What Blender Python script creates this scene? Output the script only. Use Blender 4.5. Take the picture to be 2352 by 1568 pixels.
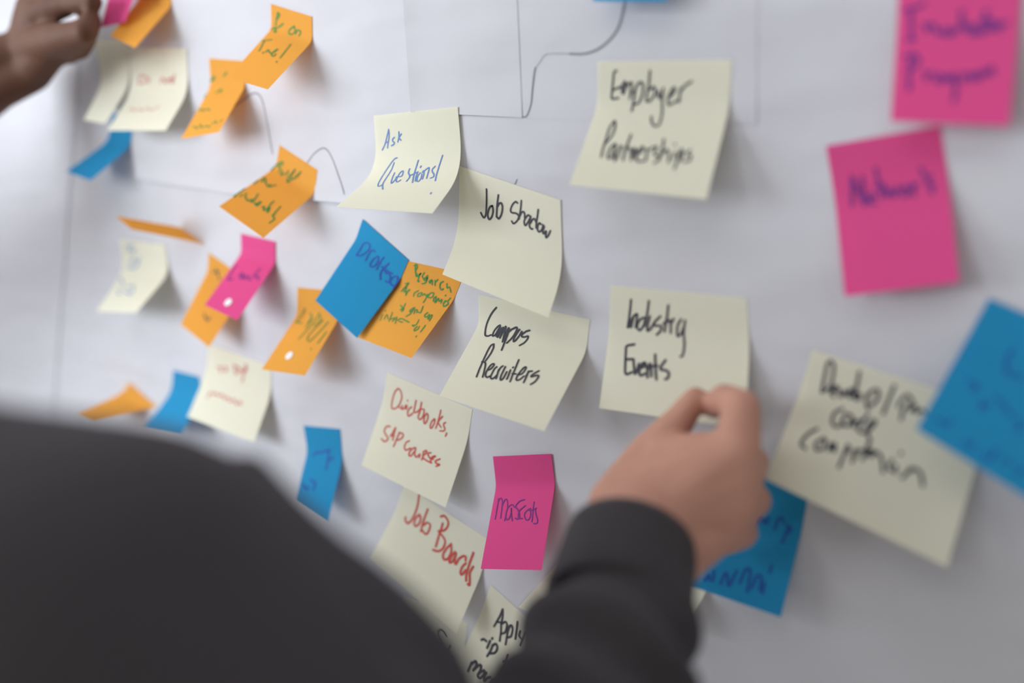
import bpy, bmesh, math, random
from mathutils import Vector, Matrix
from mathutils import noise as mnoise

for _o in list(bpy.data.objects):
    bpy.data.objects.remove(_o)
SC = bpy.context.scene
COL = SC.collection

# ------------------------------------------------------------------ camera, world, light, exposure
FW = Vector((-0.5551661, 0.8015501, -0.2220541))
RT = Vector((0.8198752, 0.5723161, 0.0160915))
UP = Vector((-0.1399833, 0.1731232, 0.9749016))
cam_data = bpy.data.cameras.new('camera')
cam = bpy.data.objects.new('camera', cam_data)
COL.objects.link(cam)
M = Matrix((RT, UP, -FW)).transposed().to_4x4()
M.translation = Vector((0, -0.40708386, 1.5))
cam.matrix_world = M
cam_data.sensor_width = 36.0
cam_data.lens = 27.995
cam_data.clip_start = 0.01
cam_data.dof.use_dof = True
cam_data.dof.focus_distance = 0.513
cam_data.dof.aperture_fstop = 1.55
SC.camera = cam

world = bpy.data.worlds.new('world')
SC.world = world
world.use_nodes = True
bg = world.node_tree.nodes['Background']
bg.inputs[0].default_value = (0.86, 0.92, 1.0, 1)
bg.inputs[1].default_value = 1.0


def area_light(name, loc, target, sx, sy, watts, colour):
    d = bpy.data.lights.new(name, 'AREA')
    d.shape = 'RECTANGLE'
    d.size, d.size_y = sx, sy
    d.energy = watts
    d.color = colour
    o = bpy.data.objects.new(name, d)
    COL.objects.link(o)
    o.location = loc
    o.rotation_euler = (Vector(target) - Vector(loc)).to_track_quat('-Z', 'Y').to_euler()
    return o


area_light('added_side_light', (-2.84, -1.45, 1.20), (-0.4, 0, 1.4), 1.3, 1.5, 25, (0.90, 0.95, 1.0))  # second daylight lamp, added to brighten the middle of the wall from farther left
area_light('window_daylight', (-1.95, -1.98, 1.78), (-0.5, 0, 1.4), 1.6, 1.1, 52, (0.90, 0.95, 1.0))
area_light('overhead_fill_light', (-0.3, -1.2, 2.72), (-0.3, -1.2, 0), 1.2, 0.6, 3, (1.0, 0.97, 0.93))  # weak ambient fill added from above, no panel is modelled in the ceiling
SC.view_settings.view_transform = 'Standard'
SC.view_settings.look = 'None'
SC.view_settings.gamma = 1.0
SC.view_settings.use_curve_mapping = False
SC.view_settings.exposure = 0.07


# ------------------------------------------------------------------ helpers
def lin(c):
    return tuple(((x / 255) / 12.92 if x / 255 <= 0.04045 else ((x / 255 + 0.055) / 1.055) ** 2.4) for x in c) + (1,)


def material(name, rgb, rough=0.8, translucent=0.0, bump=None, mottled=0.0, scale=300, sss=0.0, spec=0.3, sheen=0.0):
    m = bpy.data.materials.new(name)
    m.use_nodes = True
    nt = m.node_tree
    bs = nt.nodes['Principled BSDF']
    out = nt.nodes['Material Output']
    bs.inputs['Base Color'].default_value = lin(rgb)
    bs.inputs['Roughness'].default_value = rough
    bs.inputs['Specular IOR Level'].default_value = spec
    tc = nt.nodes.new('ShaderNodeTexCoord')
    if sss:
        bs.inputs['Subsurface Weight'].default_value = sss
        bs.inputs['Subsurface Radius'].default_value = (0.006, 0.002, 0.001)
        bs.inputs['Subsurface Scale'].default_value = 1.0
    if sheen:
        bs.inputs['Sheen Weight'].default_value = sheen
    if mottled:
        nz = nt.nodes.new('ShaderNodeTexNoise')
        nz.inputs['Scale'].default_value = scale
        nz.inputs['Detail'].default_value = 3
        nt.links.new(tc.outputs['Object'], nz.inputs['Vector'])
        mx = nt.nodes.new('ShaderNodeMixRGB')
        mx.inputs[1].default_value = lin(tuple(max(0, x * (1 - mottled)) for x in rgb))
        mx.inputs[2].default_value = lin(tuple(min(255, x * (1 + mottled)) for x in rgb))
        nt.links.new(nz.outputs['Fac'], mx.inputs[0])
        nt.links.new(mx.outputs[0], bs.inputs['Base Color'])
    last = None
    for (vec, sc_, strength, dist) in (bump or []):
        mp = nt.nodes.new('ShaderNodeMapping')
        mp.inputs['Scale'].default_value = vec
        nz = nt.nodes.new('ShaderNodeTexNoise')
        nz.inputs['Scale'].default_value = sc_
        nz.inputs['Detail'].default_value = 2
        bp = nt.nodes.new('ShaderNodeBump')
        bp.inputs['Strength'].default_value = strength
        bp.inputs['Distance'].default_value = dist
        nt.links.new(tc.outputs['Object'], mp.inputs[0])
        nt.links.new(mp.outputs[0], nz.inputs['Vector'])
        nt.links.new(nz.outputs['Fac'], bp.inputs['Height'])
        if last:
            nt.links.new(last.outputs[0], bp.inputs['Normal'])
        last = bp
    if last:
        nt.links.new(last.outputs[0], bs.inputs['Normal'])
    if translucent:
        tr = nt.nodes.new('ShaderNodeBsdfTranslucent')
        tr.inputs[0].default_value = lin(rgb)
        ms = nt.nodes.new('ShaderNodeMixShader')
        ms.inputs[0].default_value = translucent
        nt.links.new(bs.outputs[0], ms.inputs[1])
        nt.links.new(tr.outputs[0], ms.inputs[2])
        nt.links.new(ms.outputs[0], out.inputs[0])
    return m


def obj(name, verts, faces, mat, parent=None, smooth=False):
    me = bpy.data.meshes.new(name)
    me.from_pydata([tuple(v) for v in verts], [], faces)
    me.update()
    if smooth:
        for p in me.polygons:
            p.use_smooth = True
    me.materials.append(mat)
    o = bpy.data.objects.new(name, me)
    COL.objects.link(o)
    if parent:
        o.parent = parent
        o.matrix_parent_inverse = Matrix.Identity(4)
        o.location = -parent.location
    return o


def tag(o, label=None, cat=None, group=None, kind=None):
    if label:
        o['label'] = label
    if cat:
        o['category'] = cat
    if group:
        o['group'] = group
    if kind:
        o['kind'] = kind
    return o


def empty(name, loc):
    o = bpy.data.objects.new(name, None)
    COL.objects.link(o)
    o.location = loc
    o.empty_display_size = 0.02
    return o


def box(x0, x1, y0, y1, z0, z1):
    v = [(x, y, z) for x in (x0, x1) for y in (y0, y1) for z in (z0, z1)]
    f = [(0, 1, 3, 2), (4, 6, 7, 5), (0, 4, 5, 1), (2, 3, 7, 6), (0, 2, 6, 4), (1, 5, 7, 3)]
    return v, f


def boxes(name, lst, mat, parent=None):
    V, F = [], []
    for b in lst:
        v, f = box(*b)
        n = len(V)
        V += v
        F += [tuple(i + n for i in q) for q in f]
    return obj(name, V, F, mat, parent)


# ------------------------------------------------------------------ materials
WR = [((1, 1, 3.2), 5.0, 0.5, 0.02), ((2, 1, 3), 7.0, 0.2, 0.012), ((1, 1, 1), 900.0, 0.05, 0.0003)]
MAT = {
    'wall': material('white_wall_paint', (211, 211, 218), 0.9, bump=WR),
    'sheet': material('white_flipchart_paper', (211, 211, 218), 0.85, 0.0, bump=WR),
    'floor': material('pale_wood_floor', (190, 180, 168), 0.95, mottled=0.15, scale=400),
    'plaster': material('white_plaster', (225, 223, 218), 0.9),
    'frame': material('white_window_frame', (235, 235, 235), 0.5),
    'yellow': material('pale_yellow_paper', (252, 250, 234), 0.85, 0.34, bump=[((1, 1, 1), 700, 0.06, 0.0004)]),
    'orange': material('orange_paper', (255, 200, 92), 0.85, 0.45, bump=[((1, 1, 1), 700, 0.06, 0.0004)]),
    'pink': material('magenta_pink_paper', (246, 96, 168), 0.85, 0.34, bump=[((1, 1, 1), 700, 0.06, 0.0004)]),
    'blue': material('bright_blue_paper', (48, 170, 222), 0.85, 0.34, bump=[((1, 1, 1), 700, 0.06, 0.0004)]),
    'ink_black': material('black_marker_ink', (66, 67, 77), 0.7),
    'ink_blue': material('light_blue_pen_ink', (104, 142, 204), 0.7),
    'ink_red': material('red_marker_ink', (204, 82, 74), 0.7),
    'ink_green': material('green_pen_ink', (52, 140, 72), 0.7),
    'ink_purple': material('purple_pen_ink', (118, 50, 136), 0.7),
    'ink_dark_blue': material('dark_blue_pen_ink', (40, 82, 176), 0.7),
    'pencil': material('grey_pencil_line', (140, 139, 148), 0.8),
    'dot': material('white_sticker', (245, 245, 245), 0.5),
    'skin_light': material('light_skin', (200, 149, 130), 0.55, sss=0.12, mottled=0.05, scale=60, bump=[((1, 1, 1), 260, 0.15, 0.001)]),
    'skin_dark': material('dark_brown_skin', (102, 69, 54), 0.68, sss=0.08, mottled=0.06, scale=60, bump=[((1, 1, 1), 260, 0.15, 0.001)]),
    'nail': material('fingernail', (222, 170, 150), 0.3),
    'sweater': material('charcoal_knit', (64, 60, 63), 0.95, mottled=0.12, scale=500, sheen=0.03, bump=[((1, 1, 1), 900, 0.25, 0.001)]),
    'shirt': material('white_cotton', (225, 228, 236), 0.9),
    'denim': material('dark_denim', (48, 54, 70), 0.9),
    'hair': material('dark_brown_hair', (52, 38, 30), 0.6),
    'hair_black': material('black_hair', (26, 24, 24), 0.6),
    'shoe': material('dark_leather', (40, 36, 34), 0.5),
    'eye': material('eye_white', (235, 232, 228), 0.2),
    'iris': material('brown_iris', (60, 40, 28), 0.2),
    'lip': material('lip', (176, 104, 96), 0.5),
}

# measured positions: note corners in millimetres on the wall, pen strokes in thousandths of the note
NOTES = {
 'emp': ('yellow', (-227.01, -0.6, 53.85), (-150.64, -0.6, 50.67), (-149.38, -25.19, -17.43), (-224.02, -31.86, -12.41), 0.569, 0.16, 0.3, [
  (1.19, 'ink_black', [[[154,68],[148,69],[143,70],[138,72],[134,78],[131,89],[129,103],[128,119],[126,137],[124,156],[122,177],[120,197],[119,216],[118,231],[116,246],[117,258],[122,266],[132,268],[146,266],[161,262],[175,260]],[[121,206],[172,185]],[[183,190],[187,183],[192,176],[196,170],[199,170],[201,179],[201,193],[200,209],[201,224]],[[199,175],[205,165],[211,154],[217,145],[221,141],[224,143],[226,150],[227,159],[227,170],[225,183],[221,198],[216,213],[212,229]],[[222,194],[230,184],[239,172],[247,162],[254,155],[261,151],[268,149],[273,150],[276,155],[276,166],[273,181],[269,198],[267,213],[266,226],[265,238],[265,250],[264,263]],[[305,198],[302,219],[300,241],[298,262],[297,282],[296,301],[295,319],[295,336],[296,355]],[[289,223],[297,207],[305,191],[313,176],[320,164],[327,156],[334,149],[341,146],[347,145],[352,147],[357,152],[361,159],[364,169],[364,182],[364,198],[363,215],[360,231],[357,247],[352,264],[346,279],[339,291],[331,298],[322,301],[312,302],[303,305]],[[415,69],[413,90],[412,111],[411,133],[409,154],[406,177],[402,200],[398,222],[396,240],[395,253],[394,263],[395,269],[397,274],[400,279],[405,282],[412,282],[419,279],[428,270],[439,258],[450,243],[457,230],[459,215],[457,199],[454,185],[449,177],[443,177],[435,183],[426,190],[418,197]],[[487,205],[486,214],[484,223],[483,232],[484,239],[487,245],[491,250],[496,253],[501,253],[505,247],[509,237],[513,225],[517,214]],[[521,186],[519,209],[517,232],[516,255],[517,276],[519,297],[523,317],[527,336],[530,357],[532,380],[533,404],[534,427],[533,446],[529,458],[523,465],[516,469],[508,470],[500,467],[491,461],[482,453],[474,443],[469,432],[464,419],[460,405],[456,392]],[[564,251],[573,243],[582,235],[591,226],[598,218],[602,207],[606,196],[607,186],[606,180],[602,180],[596,184],[588,190],[581,199],[575,211],[568,226],[562,242],[559,256],[559,269],[561,282],[564,293],[569,300],[576,300],[585,296],[594,290],[604,284],[612,279],[620,274],[629,269],[637,264]],[[652,184],[650,195],[648,205],[646,215],[644,226],[644,238],[644,251],[644,265],[644,278]],[[644,212],[652,201],[659,191],[668,180],[677,170],[688,161],[701,153],[714,146],[726,138]]]),
  (1.18, 'ink_black', [[[180,440],[175,455],[169,469],[164,484],[160,502],[159,524],[160,549],[161,574],[162,597],[162,617],[162,634],[162,651],[162,669],[164,688],[166,709],[169,730],[171,750]],[[180,440],[186,451],[192,462],[197,473],[200,487],[202,506],[203,527],[202,550],[198,571],[192,591],[182,611],[172,631],[162,651]],[[245,633],[238,640],[232,647],[226,654],[221,664],[218,677],[216,693],[215,709],[215,723],[217,734],[220,745],[224,752],[228,757],[233,759],[240,758],[246,753],[251,743],[253,727],[253,704],[252,679],[251,656]],[[253,644],[256,661],[258,679],[260,696],[263,713],[268,729],[273,745],[279,760],[285,775]],[[292,647],[292,662],[293,677],[293,691],[293,705],[294,717],[295,729],[295,740],[296,751]],[[290,694],[304,652]],[[344,550],[343,572],[341,594],[339,616],[338,637],[337,658],[337,677],[338,696],[338,713],[340,727],[341,740],[343,751],[345,764]],[[332,690],[353,654]],[[372,664],[377,675],[381,686],[386,697],[390,708],[394,720],[398,733],[401,746],[404,758]],[[405,741],[403,717],[400,691],[398,669],[399,656],[403,655],[409,664],[416,676],[421,688],[425,700],[427,713],[428,726],[430,739]],[[436,704],[443,698],[450,693],[456,686],[461,679],[464,671],[467,660],[468,651],[467,645],[464,642],[459,643],[453,646],[448,652],[443,663],[438,679],[434,695],[433,710],[434,725],[438,739],[444,751],[452,760],[462,762],[475,761],[489,758],[502,755]],[[497,660],[499,672],[502,685],[504,698],[506,710],[507,720],[509,730],[510,739],[511,749]],[[502,676],[508,668],[515,660],[522,652],[530,646],[537,641],[545,638],[554,635],[562,632]],[[563,637],[561,651],[558,665],[556,678],[557,689],[562,696],[570,701],[580,705],[587,708],[594,712],[601,715],[606,718],[607,723],[603,732],[595,743],[586,754],[577,765]],[[598,573],[600,590],[603,608],[605,626],[606,645],[607,667],[607,691],[606,716],[606,740]],[[609,695],[617,683],[625,670],[632,659],[639,654],[645,655],[651,660],[656,669],[661,680],[666,694],[670,712],[675,732],[679,750]],[[707,665],[705,715]],[[689,605],[688,611]],[[741,640],[741,658],[741,675],[740,693],[739,712],[737,732],[735,753],[733,774],[730,795]],[[736,679],[738,668],[741,655],[743,644],[746,640],[750,644],[754,653],[758,665],[760,677],[761,689],[760,701],[759,714],[758,727]],[[806,641],[802,650],[797,659],[794,667],[794,674],[799,679],[807,682],[816,684],[822,688],[824,696],[825,705],[824,714],[820,721],[814,726],[804,729],[794,732],[784,735]]]),
 ]),
 'ask': ('yellow', (-397.98, -1.7, 27.67), (-325.15, -1.7, 31.97), (-317.75, -35.18, -32.25), (-393.05, -42.76, -31.5), 1.004, 0.16, 0.6, [
  (0.91, 'ink_blue', [[[177,127],[169,143],[162,159],[155,174],[147,190],[141,205],[134,220],[128,235],[120,249],[112,262],[103,275],[94,287],[85,300]],[[177,127],[177,141],[178,155],[178,169],[176,183],[173,197],[168,213],[163,228],[158,241],[155,253],[153,264],[151,274],[149,284]],[[124,236],[162,233]],[[240,198],[233,201],[227,204],[221,208],[217,212],[215,216],[215,222],[216,227],[218,231],[222,234],[228,236],[233,237],[236,240],[236,244],[234,248],[230,253],[226,256],[220,259],[213,262],[205,264],[198,266]],[[300,153],[299,163],[298,174],[297,185],[295,196],[292,206],[288,217],[283,227],[279,237]],[[328,173],[320,180],[310,187],[302,194],[298,200],[299,207],[304,212],[311,218],[317,224]]]),
  (0.91, 'ink_blue', [[[276,374],[268,375],[261,376],[253,379],[244,384],[235,394],[224,406],[214,420],[204,437],[194,456],[185,479],[177,503],[173,527],[170,552],[171,579],[174,605],[179,628],[186,646],[194,660],[201,670],[208,678],[214,682],[219,682],[224,680],[228,677],[232,672],[236,666],[240,659],[244,652]],[[250,418],[246,437],[244,456],[243,475],[240,495],[236,518],[232,542],[229,567],[229,589],[230,607],[232,623],[235,637],[241,652],[252,669],[265,686],[279,703],[294,721]],[[295,515],[295,529],[295,542],[296,556],[299,570],[304,586],[310,603],[318,619],[324,630],[329,635],[333,636],[336,634],[338,629],[340,621],[342,609],[344,597],[344,586],[344,578],[342,571],[341,565],[339,558]],[[368,557],[376,555],[385,554],[392,551],[397,546],[397,537],[396,525],[393,513],[390,504],[387,499],[384,497],[379,496],[375,497],[370,501],[365,507],[360,515],[356,525],[354,538],[352,555],[353,572],[356,586],[362,598],[370,608],[378,615],[386,619],[392,616],[398,609],[404,601],[410,594]],[[454,475],[453,485],[452,495],[453,505],[456,514],[463,522],[472,530],[482,538],[488,545],[491,552],[492,558],[492,565],[492,572],[490,580],[488,589],[486,598],[484,607]],[[533,399],[530,412],[528,426],[527,440],[525,456],[524,474],[524,493],[525,513],[529,534],[534,554],[541,575],[550,597],[560,620]],[[483,545],[492,540],[501,536],[510,531],[519,526],[529,521],[539,515],[550,509],[560,503]],[[560,503],[560,516],[559,529],[560,542],[562,554],[566,567],[571,579],[577,591],[583,604]],[[578,449],[574,463]],[[593,513],[589,520],[584,527],[580,535],[579,543],[580,555],[583,569],[588,582],[593,592],[600,600],[607,605],[613,607],[618,606],[622,601],[624,591],[626,580],[626,569],[624,558],[621,546],[617,534],[614,523]],[[613,508],[615,502],[617,496],[618,492],[621,491],[624,495],[629,502],[633,512],[637,522],[639,534],[641,548],[644,562],[647,577]],[[630,493],[640,484],[650,475],[660,467],[668,463],[672,463],[675,467],[676,473],[677,484],[679,500],[681,521],[684,544],[689,568]],[[737,452],[731,459],[724,466],[718,472],[715,479],[715,485],[716,491],[719,496],[724,502],[729,508],[737,514],[744,520],[750,526],[753,533],[756,539],[757,546],[755,551],[751,556],[744,559],[736,562],[729,565]],[[804,361],[797,381],[791,402],[786,423],[782,443],[780,464],[779,485],[779,506],[780,526],[783,544],[787,560],[791,576],[796,593]],[[838,740],[840,757]]]),
 ]),
 'shadow': ('yellow', (-324.25, -1.0, -4.21), (-248.36, -1.0, -22.41), (-243.35, -19.0, -89.48), (-325.22, -17.0, -71.99), 0.619, 0.3, 0.6, [
  (1.29, 'ink_black', [[[285,120],[286,132],[286,144],[287,157],[287,173],[287,193],[287,216],[286,240],[285,262],[284,284],[283,305],[281,324],[278,340],[275,352],[270,361],[266,367],[261,371],[257,371],[253,369],[249,365],[244,361],[241,357],[237,351],[233,345],[229,339]],[[345,245],[339,247],[333,250],[327,253],[322,259],[317,268],[311,280],[307,292],[303,304],[301,315],[299,326],[298,336],[299,345],[301,353],[304,361],[308,367],[312,370],[316,369],[322,365],[327,360],[332,352],[337,343],[342,332],[346,319],[349,308],[351,297],[352,286],[352,276],[351,268],[350,261],[348,256],[345,252],[343,247]],[[405,135],[403,152],[400,170],[397,187],[395,205],[393,224],[391,243],[390,261],[389,278],[388,292],[387,303],[387,314],[386,325]],[[397,233],[402,224],[406,216],[411,208],[416,202],[421,198],[427,195],[432,194],[437,196],[440,201],[443,209],[445,218],[445,229],[445,241],[443,256],[440,271],[436,285],[431,299],[424,313],[417,326],[411,334],[406,336],[401,334],[397,330],[392,327]]]),
  (1.16, 'ink_black', [[[594,146],[590,144],[585,141],[580,140],[574,141],[568,146],[561,153],[554,161],[547,170],[542,179],[537,189],[532,198],[529,207],[527,216],[525,224],[525,231],[526,236],[529,240],[532,242],[537,243],[542,244],[550,243],[560,240],[570,238],[579,238],[586,239],[594,242],[599,246],[603,252],[603,259],[601,268],[598,277],[594,286],[589,295],[583,303],[576,312],[570,318],[564,324],[559,328],[554,331],[549,332],[545,330],[542,326],[539,321],[535,317]],[[631,115],[629,131],[628,147],[626,163],[624,179],[621,195],[618,212],[615,228],[613,242],[611,252],[609,261],[608,269],[606,277]],[[613,252],[617,242],[622,232],[627,222],[631,215],[637,209],[642,205],[647,202],[652,202],[655,205],[658,210],[660,217],[661,223],[661,229],[661,236],[660,242],[659,248]],[[715,224],[710,221],[705,218],[700,216],[695,216],[689,221],[683,228],[676,236],[671,245],[665,254],[660,265],[656,275],[654,285],[655,294],[657,303],[661,310],[665,313],[670,310],[675,304],[680,295],[686,286],[692,275],[698,264],[704,251],[710,240]],[[719,220],[716,231],[714,242],[712,253],[710,264],[708,276],[706,288],[704,299],[705,308],[708,314],[714,319],[719,322],[724,324],[727,325],[730,323],[732,321],[734,319]],[[715,276],[720,267],[725,258],[729,250],[734,243],[739,237],[744,233],[749,230],[754,230],[758,232],[761,238],[764,244],[767,250]],[[791,142],[789,157],[787,171],[784,186],[782,200],[779,214],[776,229],[773,242],[771,256],[769,268],[769,279],[768,290],[768,302]],[[812,257],[809,254],[806,251],[803,249],[800,250],[796,254],[792,260],[787,268],[784,276],[781,284],[780,293],[779,301],[779,309],[781,315],[785,320],[789,324],[794,325],[800,322],[806,317],[813,310],[818,303],[822,295],[825,287],[828,277],[831,268]],[[829,255],[833,257],[837,260],[841,263],[842,268],[840,276],[836,287],[832,297],[829,307],[829,314],[831,322],[833,327],[837,329],[842,323],[849,312],[856,301],[861,297],[861,301],[859,310],[857,320],[856,329],[856,337],[856,345],[857,350],[859,353],[863,350],[868,345],[873,337],[879,329],[884,319],[889,308],[894,296],[899,284]]]),
 ]),
 'campus': ('yellow', (-308.57, -0.6, -85.23), (-225.68, -0.6, -91.37), (-231.19, -39.35, -151.26), (-306.73, -42.52, -143.44), 0.8, 0.16, 0.2, [
  (1.25, 'ink_black', [[[174,78],[166,88],[157,99],[148,110],[139,123],[130,137],[120,153],[111,170],[103,187],[96,204],[90,221],[86,238],[84,255],[85,273],[87,291],[92,308],[97,321],[101,331],[105,338],[108,342],[113,346],[118,348],[124,348],[130,347],[136,345],[141,342],[147,337],[152,332],[157,327]],[[214,223],[209,227],[204,231],[198,235],[193,241],[187,249],[182,258],[177,268],[173,278],[171,289],[170,300],[171,311],[172,319],[174,325],[176,330],[178,332],[181,332],[184,331],[188,328],[192,323],[195,316],[197,308],[199,298],[200,287],[203,276],[205,266],[209,256],[212,246],[216,236]],[[218,230],[214,243],[211,256],[209,268],[207,281],[207,293],[208,304],[210,315],[212,327]],[[224,244],[221,256],[219,267],[217,279],[217,290],[218,301],[220,311],[223,322],[226,332]],[[228,329],[227,313],[227,297],[228,282],[231,270],[235,258],[240,246],[245,237],[248,233],[249,235],[248,240],[247,249],[246,261],[245,275],[246,293],[247,312],[250,332]],[[249,329],[249,313],[250,298],[252,283],[254,269],[258,254],[262,238],[266,225],[270,218],[271,219],[271,227],[271,239],[271,255],[272,276],[275,302],[281,332],[289,362]],[[289,356],[287,335],[286,314],[286,295],[287,278],[289,262],[291,247],[295,234],[298,227],[300,226],[303,229],[304,237],[304,247],[304,260],[303,277],[303,297],[304,320],[307,346],[311,377],[315,408],[319,439]],[[293,293],[298,280],[303,267],[310,255],[318,243],[329,232],[343,222],[355,213],[365,207],[371,205],[375,206],[377,209],[378,214],[377,221],[374,231],[371,242],[368,253],[364,265],[360,279],[356,293],[351,307],[347,321],[341,334],[336,348],[331,362]],[[401,217],[396,224],[392,232],[388,240],[384,249],[380,261],[376,275],[373,289],[372,301],[373,312],[376,321],[378,328],[381,332],[385,331],[388,327],[392,321],[395,313],[398,302],[403,289],[407,276],[411,264],[415,252],[419,240],[423,231],[426,226],[427,229],[426,237],[426,246],[426,255]],[[494,203],[486,206],[479,209],[472,213],[464,217],[456,225],[447,234],[439,243],[434,251],[431,257],[430,262],[431,266],[433,269],[438,271],[444,271],[452,270],[459,268],[466,265],[474,260],[481,255],[486,254],[490,255],[492,259],[492,264],[491,271],[489,280],[486,291],[481,303],[477,314],[471,324],[463,333],[456,342],[448,352]]]),
  (1.24, 'ink_black', [[[224,404],[219,408],[215,412],[210,417],[207,424],[205,436],[204,449],[204,465],[204,483],[205,502],[207,524],[208,546],[210,569],[212,593],[215,619],[217,644],[219,666],[222,686],[225,703],[227,720],[230,737]],[[224,404],[228,412],[232,420],[236,429],[240,440],[241,454],[242,469],[243,486],[242,503],[240,520],[238,539],[235,557],[232,575]],[[207,592],[215,591],[223,590],[231,590],[238,592],[243,598],[248,605],[252,615],[257,630],[263,649],[270,673],[277,699],[283,723]],[[291,653],[297,648],[304,643],[310,637],[315,630],[318,621],[321,610],[323,599],[324,591],[322,585],[318,581],[314,580],[310,581],[305,585],[301,592],[296,601],[293,612],[291,627],[290,644],[290,661],[290,675],[293,686],[296,695],[300,702],[305,707],[309,711],[314,714],[319,714],[323,714],[327,711],[331,707],[334,702],[338,697]],[[355,599],[352,604],[350,608],[347,614],[345,621],[344,632],[344,645],[344,658],[345,670],[345,681],[346,690],[348,698],[351,705],[355,710],[360,713],[366,714],[371,714],[374,711],[378,706],[381,700],[384,694],[387,688],[389,681],[391,674],[393,667]],[[384,615],[386,627],[388,639],[391,650],[393,661],[395,672],[398,681],[400,691],[402,701]],[[387,639],[388,627],[388,615],[389,604],[391,595],[393,588],[396,584],[399,580],[401,576]],[[426,577],[426,591],[426,605],[427,618],[428,632],[429,646],[430,661],[432,674],[435,684],[438,692],[442,698],[446,701],[449,701],[452,699],[455,694],[458,686],[460,677],[460,664],[460,648],[460,632],[460,616]],[[482,591],[484,602],[485,614],[487,626],[489,637],[490,648],[491,658],[492,668],[492,678]],[[491,565],[492,559]],[[505,482],[507,503],[509,523],[512,543],[514,562],[516,581],[517,599],[519,616],[521,633],[523,648],[526,662],[528,676],[530,690]],[[513,617],[544,611]],[[563,614],[571,609],[579,605],[586,600],[592,593],[596,581],[599,567],[600,552],[600,541],[599,534],[597,529],[593,527],[590,526],[587,529],[583,533],[579,540],[576,549],[573,562],[569,577],[567,593],[565,607],[564,619],[564,631],[565,641],[566,649],[569,655],[573,658],[577,661],[581,661],[586,659],[591,655],[596,650],[601,644],[605,636],[609,627],[613,618],[617,609]],[[633,556],[635,569],[636,581],[638,594],[639,608],[640,621],[641,635],[642,649],[642,663]],[[634,603],[635,592],[635,580],[636,569],[638,560],[642,554],[649,551],[656,549],[662,546]],[[714,527],[708,534],[702,541],[697,548],[692,555],[686,564],[681,573],[677,581],[674,588],[674,592],[676,594],[679,595],[683,594],[689,590],[696,584],[704,577],[712,573],[718,570],[723,568],[728,568],[732,569],[734,573],[735,580],[735,587],[734,596],[733,605],[731,615],[729,625],[725,634],[721,641],[716,648],[711,654],[706,661]]]),
 ]),
 'ind': ('yellow', (-213.12, -0.6, -69.54), (-133.29, -0.6, -67.82), (-123.39, -15.6, -133.68), (-211.23, -11.6, -140.5), 0.293, 0.16, 0.4, [
  (1.33, 'ink_black', [[[166,100],[164,124],[162,148],[160,173],[157,199],[154,228],[151,260],[147,292],[144,323]],[[149,323],[156,303],[162,282],[170,263],[177,246],[185,233],[195,222],[203,213],[209,209],[213,207],[214,208],[215,212],[214,223],[213,241],[210,265],[207,291],[205,317]],[[186,231],[170,320]],[[270,232],[262,235],[253,238],[245,243],[238,250],[231,262],[224,277],[218,293],[216,306],[218,317],[223,328],[230,335],[236,338],[242,334],[249,326],[256,314],[262,301],[267,287],[271,270],[275,253],[279,236]],[[303,97],[300,122],[297,146],[294,171],[291,196],[286,221],[281,248],[276,274],[271,300]],[[312,218],[307,234],[303,251],[299,267],[296,283],[294,299],[293,315],[294,329],[296,336],[301,336],[308,329],[315,319],[322,309],[328,299],[333,287],[338,275],[344,263]],[[389,210],[378,222],[366,235],[356,247],[348,258],[345,267],[343,275],[345,282],[349,287],[358,288],[372,286],[385,285],[394,287],[397,294],[397,305],[394,316],[390,326],[386,335],[379,343],[372,350],[365,358]],[[449,117],[446,139],[444,161],[441,183],[439,205],[435,226],[431,247],[428,267],[425,284],[424,297],[423,308],[422,318],[422,328]],[[412,266],[452,237]],[[461,232],[462,244],[463,255],[464,267],[465,280],[466,292],[466,306],[466,319],[466,333]],[[465,265],[487,219]],[[540,218],[533,232],[525,245],[518,259],[514,274],[511,294],[511,318],[512,338],[515,351],[520,354],[527,349],[534,340],[540,329],[546,317],[551,302],[556,285],[562,269]],[[569,225],[565,248],[562,271],[559,294],[558,318],[559,342],[562,366],[565,390],[567,412],[567,435],[566,458],[564,479],[562,495],[559,503],[555,507],[550,509],[546,511]]]),
  (1.53, 'ink_black', [[[205,454],[190,458],[174,462],[159,467],[149,475],[145,485],[145,497],[147,512],[148,530],[149,552],[151,578],[153,604],[155,628],[157,650],[159,670],[162,688],[168,698],[177,699],[188,694],[200,685],[211,678]],[[157,581],[202,573]],[[211,572],[217,606],[224,645],[230,676],[236,692],[241,685],[246,661],[251,632],[256,605]],[[255,640],[264,637],[274,634],[283,631],[290,626],[294,617],[298,606],[300,596],[299,590],[296,589],[290,591],[284,596],[278,603],[274,612],[270,623],[266,636],[265,649],[265,662],[267,677],[270,689],[275,696],[281,696],[290,691],[299,684],[308,677]],[[305,599],[309,611],[313,622],[317,634],[321,646],[323,660],[325,674],[327,689],[329,704]],[[324,656],[327,637],[329,617],[332,600],[335,591],[338,592],[342,601],[345,615],[348,628],[350,642],[352,658],[354,674],[356,691]],[[366,518],[368,538],[370,558],[373,578],[376,600],[380,626],[384,653],[389,682],[394,710]],[[346,614],[390,603]],[[444,553],[436,566],[428,580],[421,594],[416,605],[414,613],[413,620],[415,625],[418,629],[426,631],[437,631],[449,631],[458,633],[465,637],[470,642],[475,648],[477,655],[478,663],[477,673],[475,682],[472,690],[469,694],[464,697],[460,699],[456,701]]]),
 ]),
 'qb': ('yellow', (-391.13, -0.6, -151.3), (-313.06, -0.6, -164.03), (-324.37, -15.6, -232.66), (-404.21, -15.86, -221.02), 0.312, 0.12, 0.4, [
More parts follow.
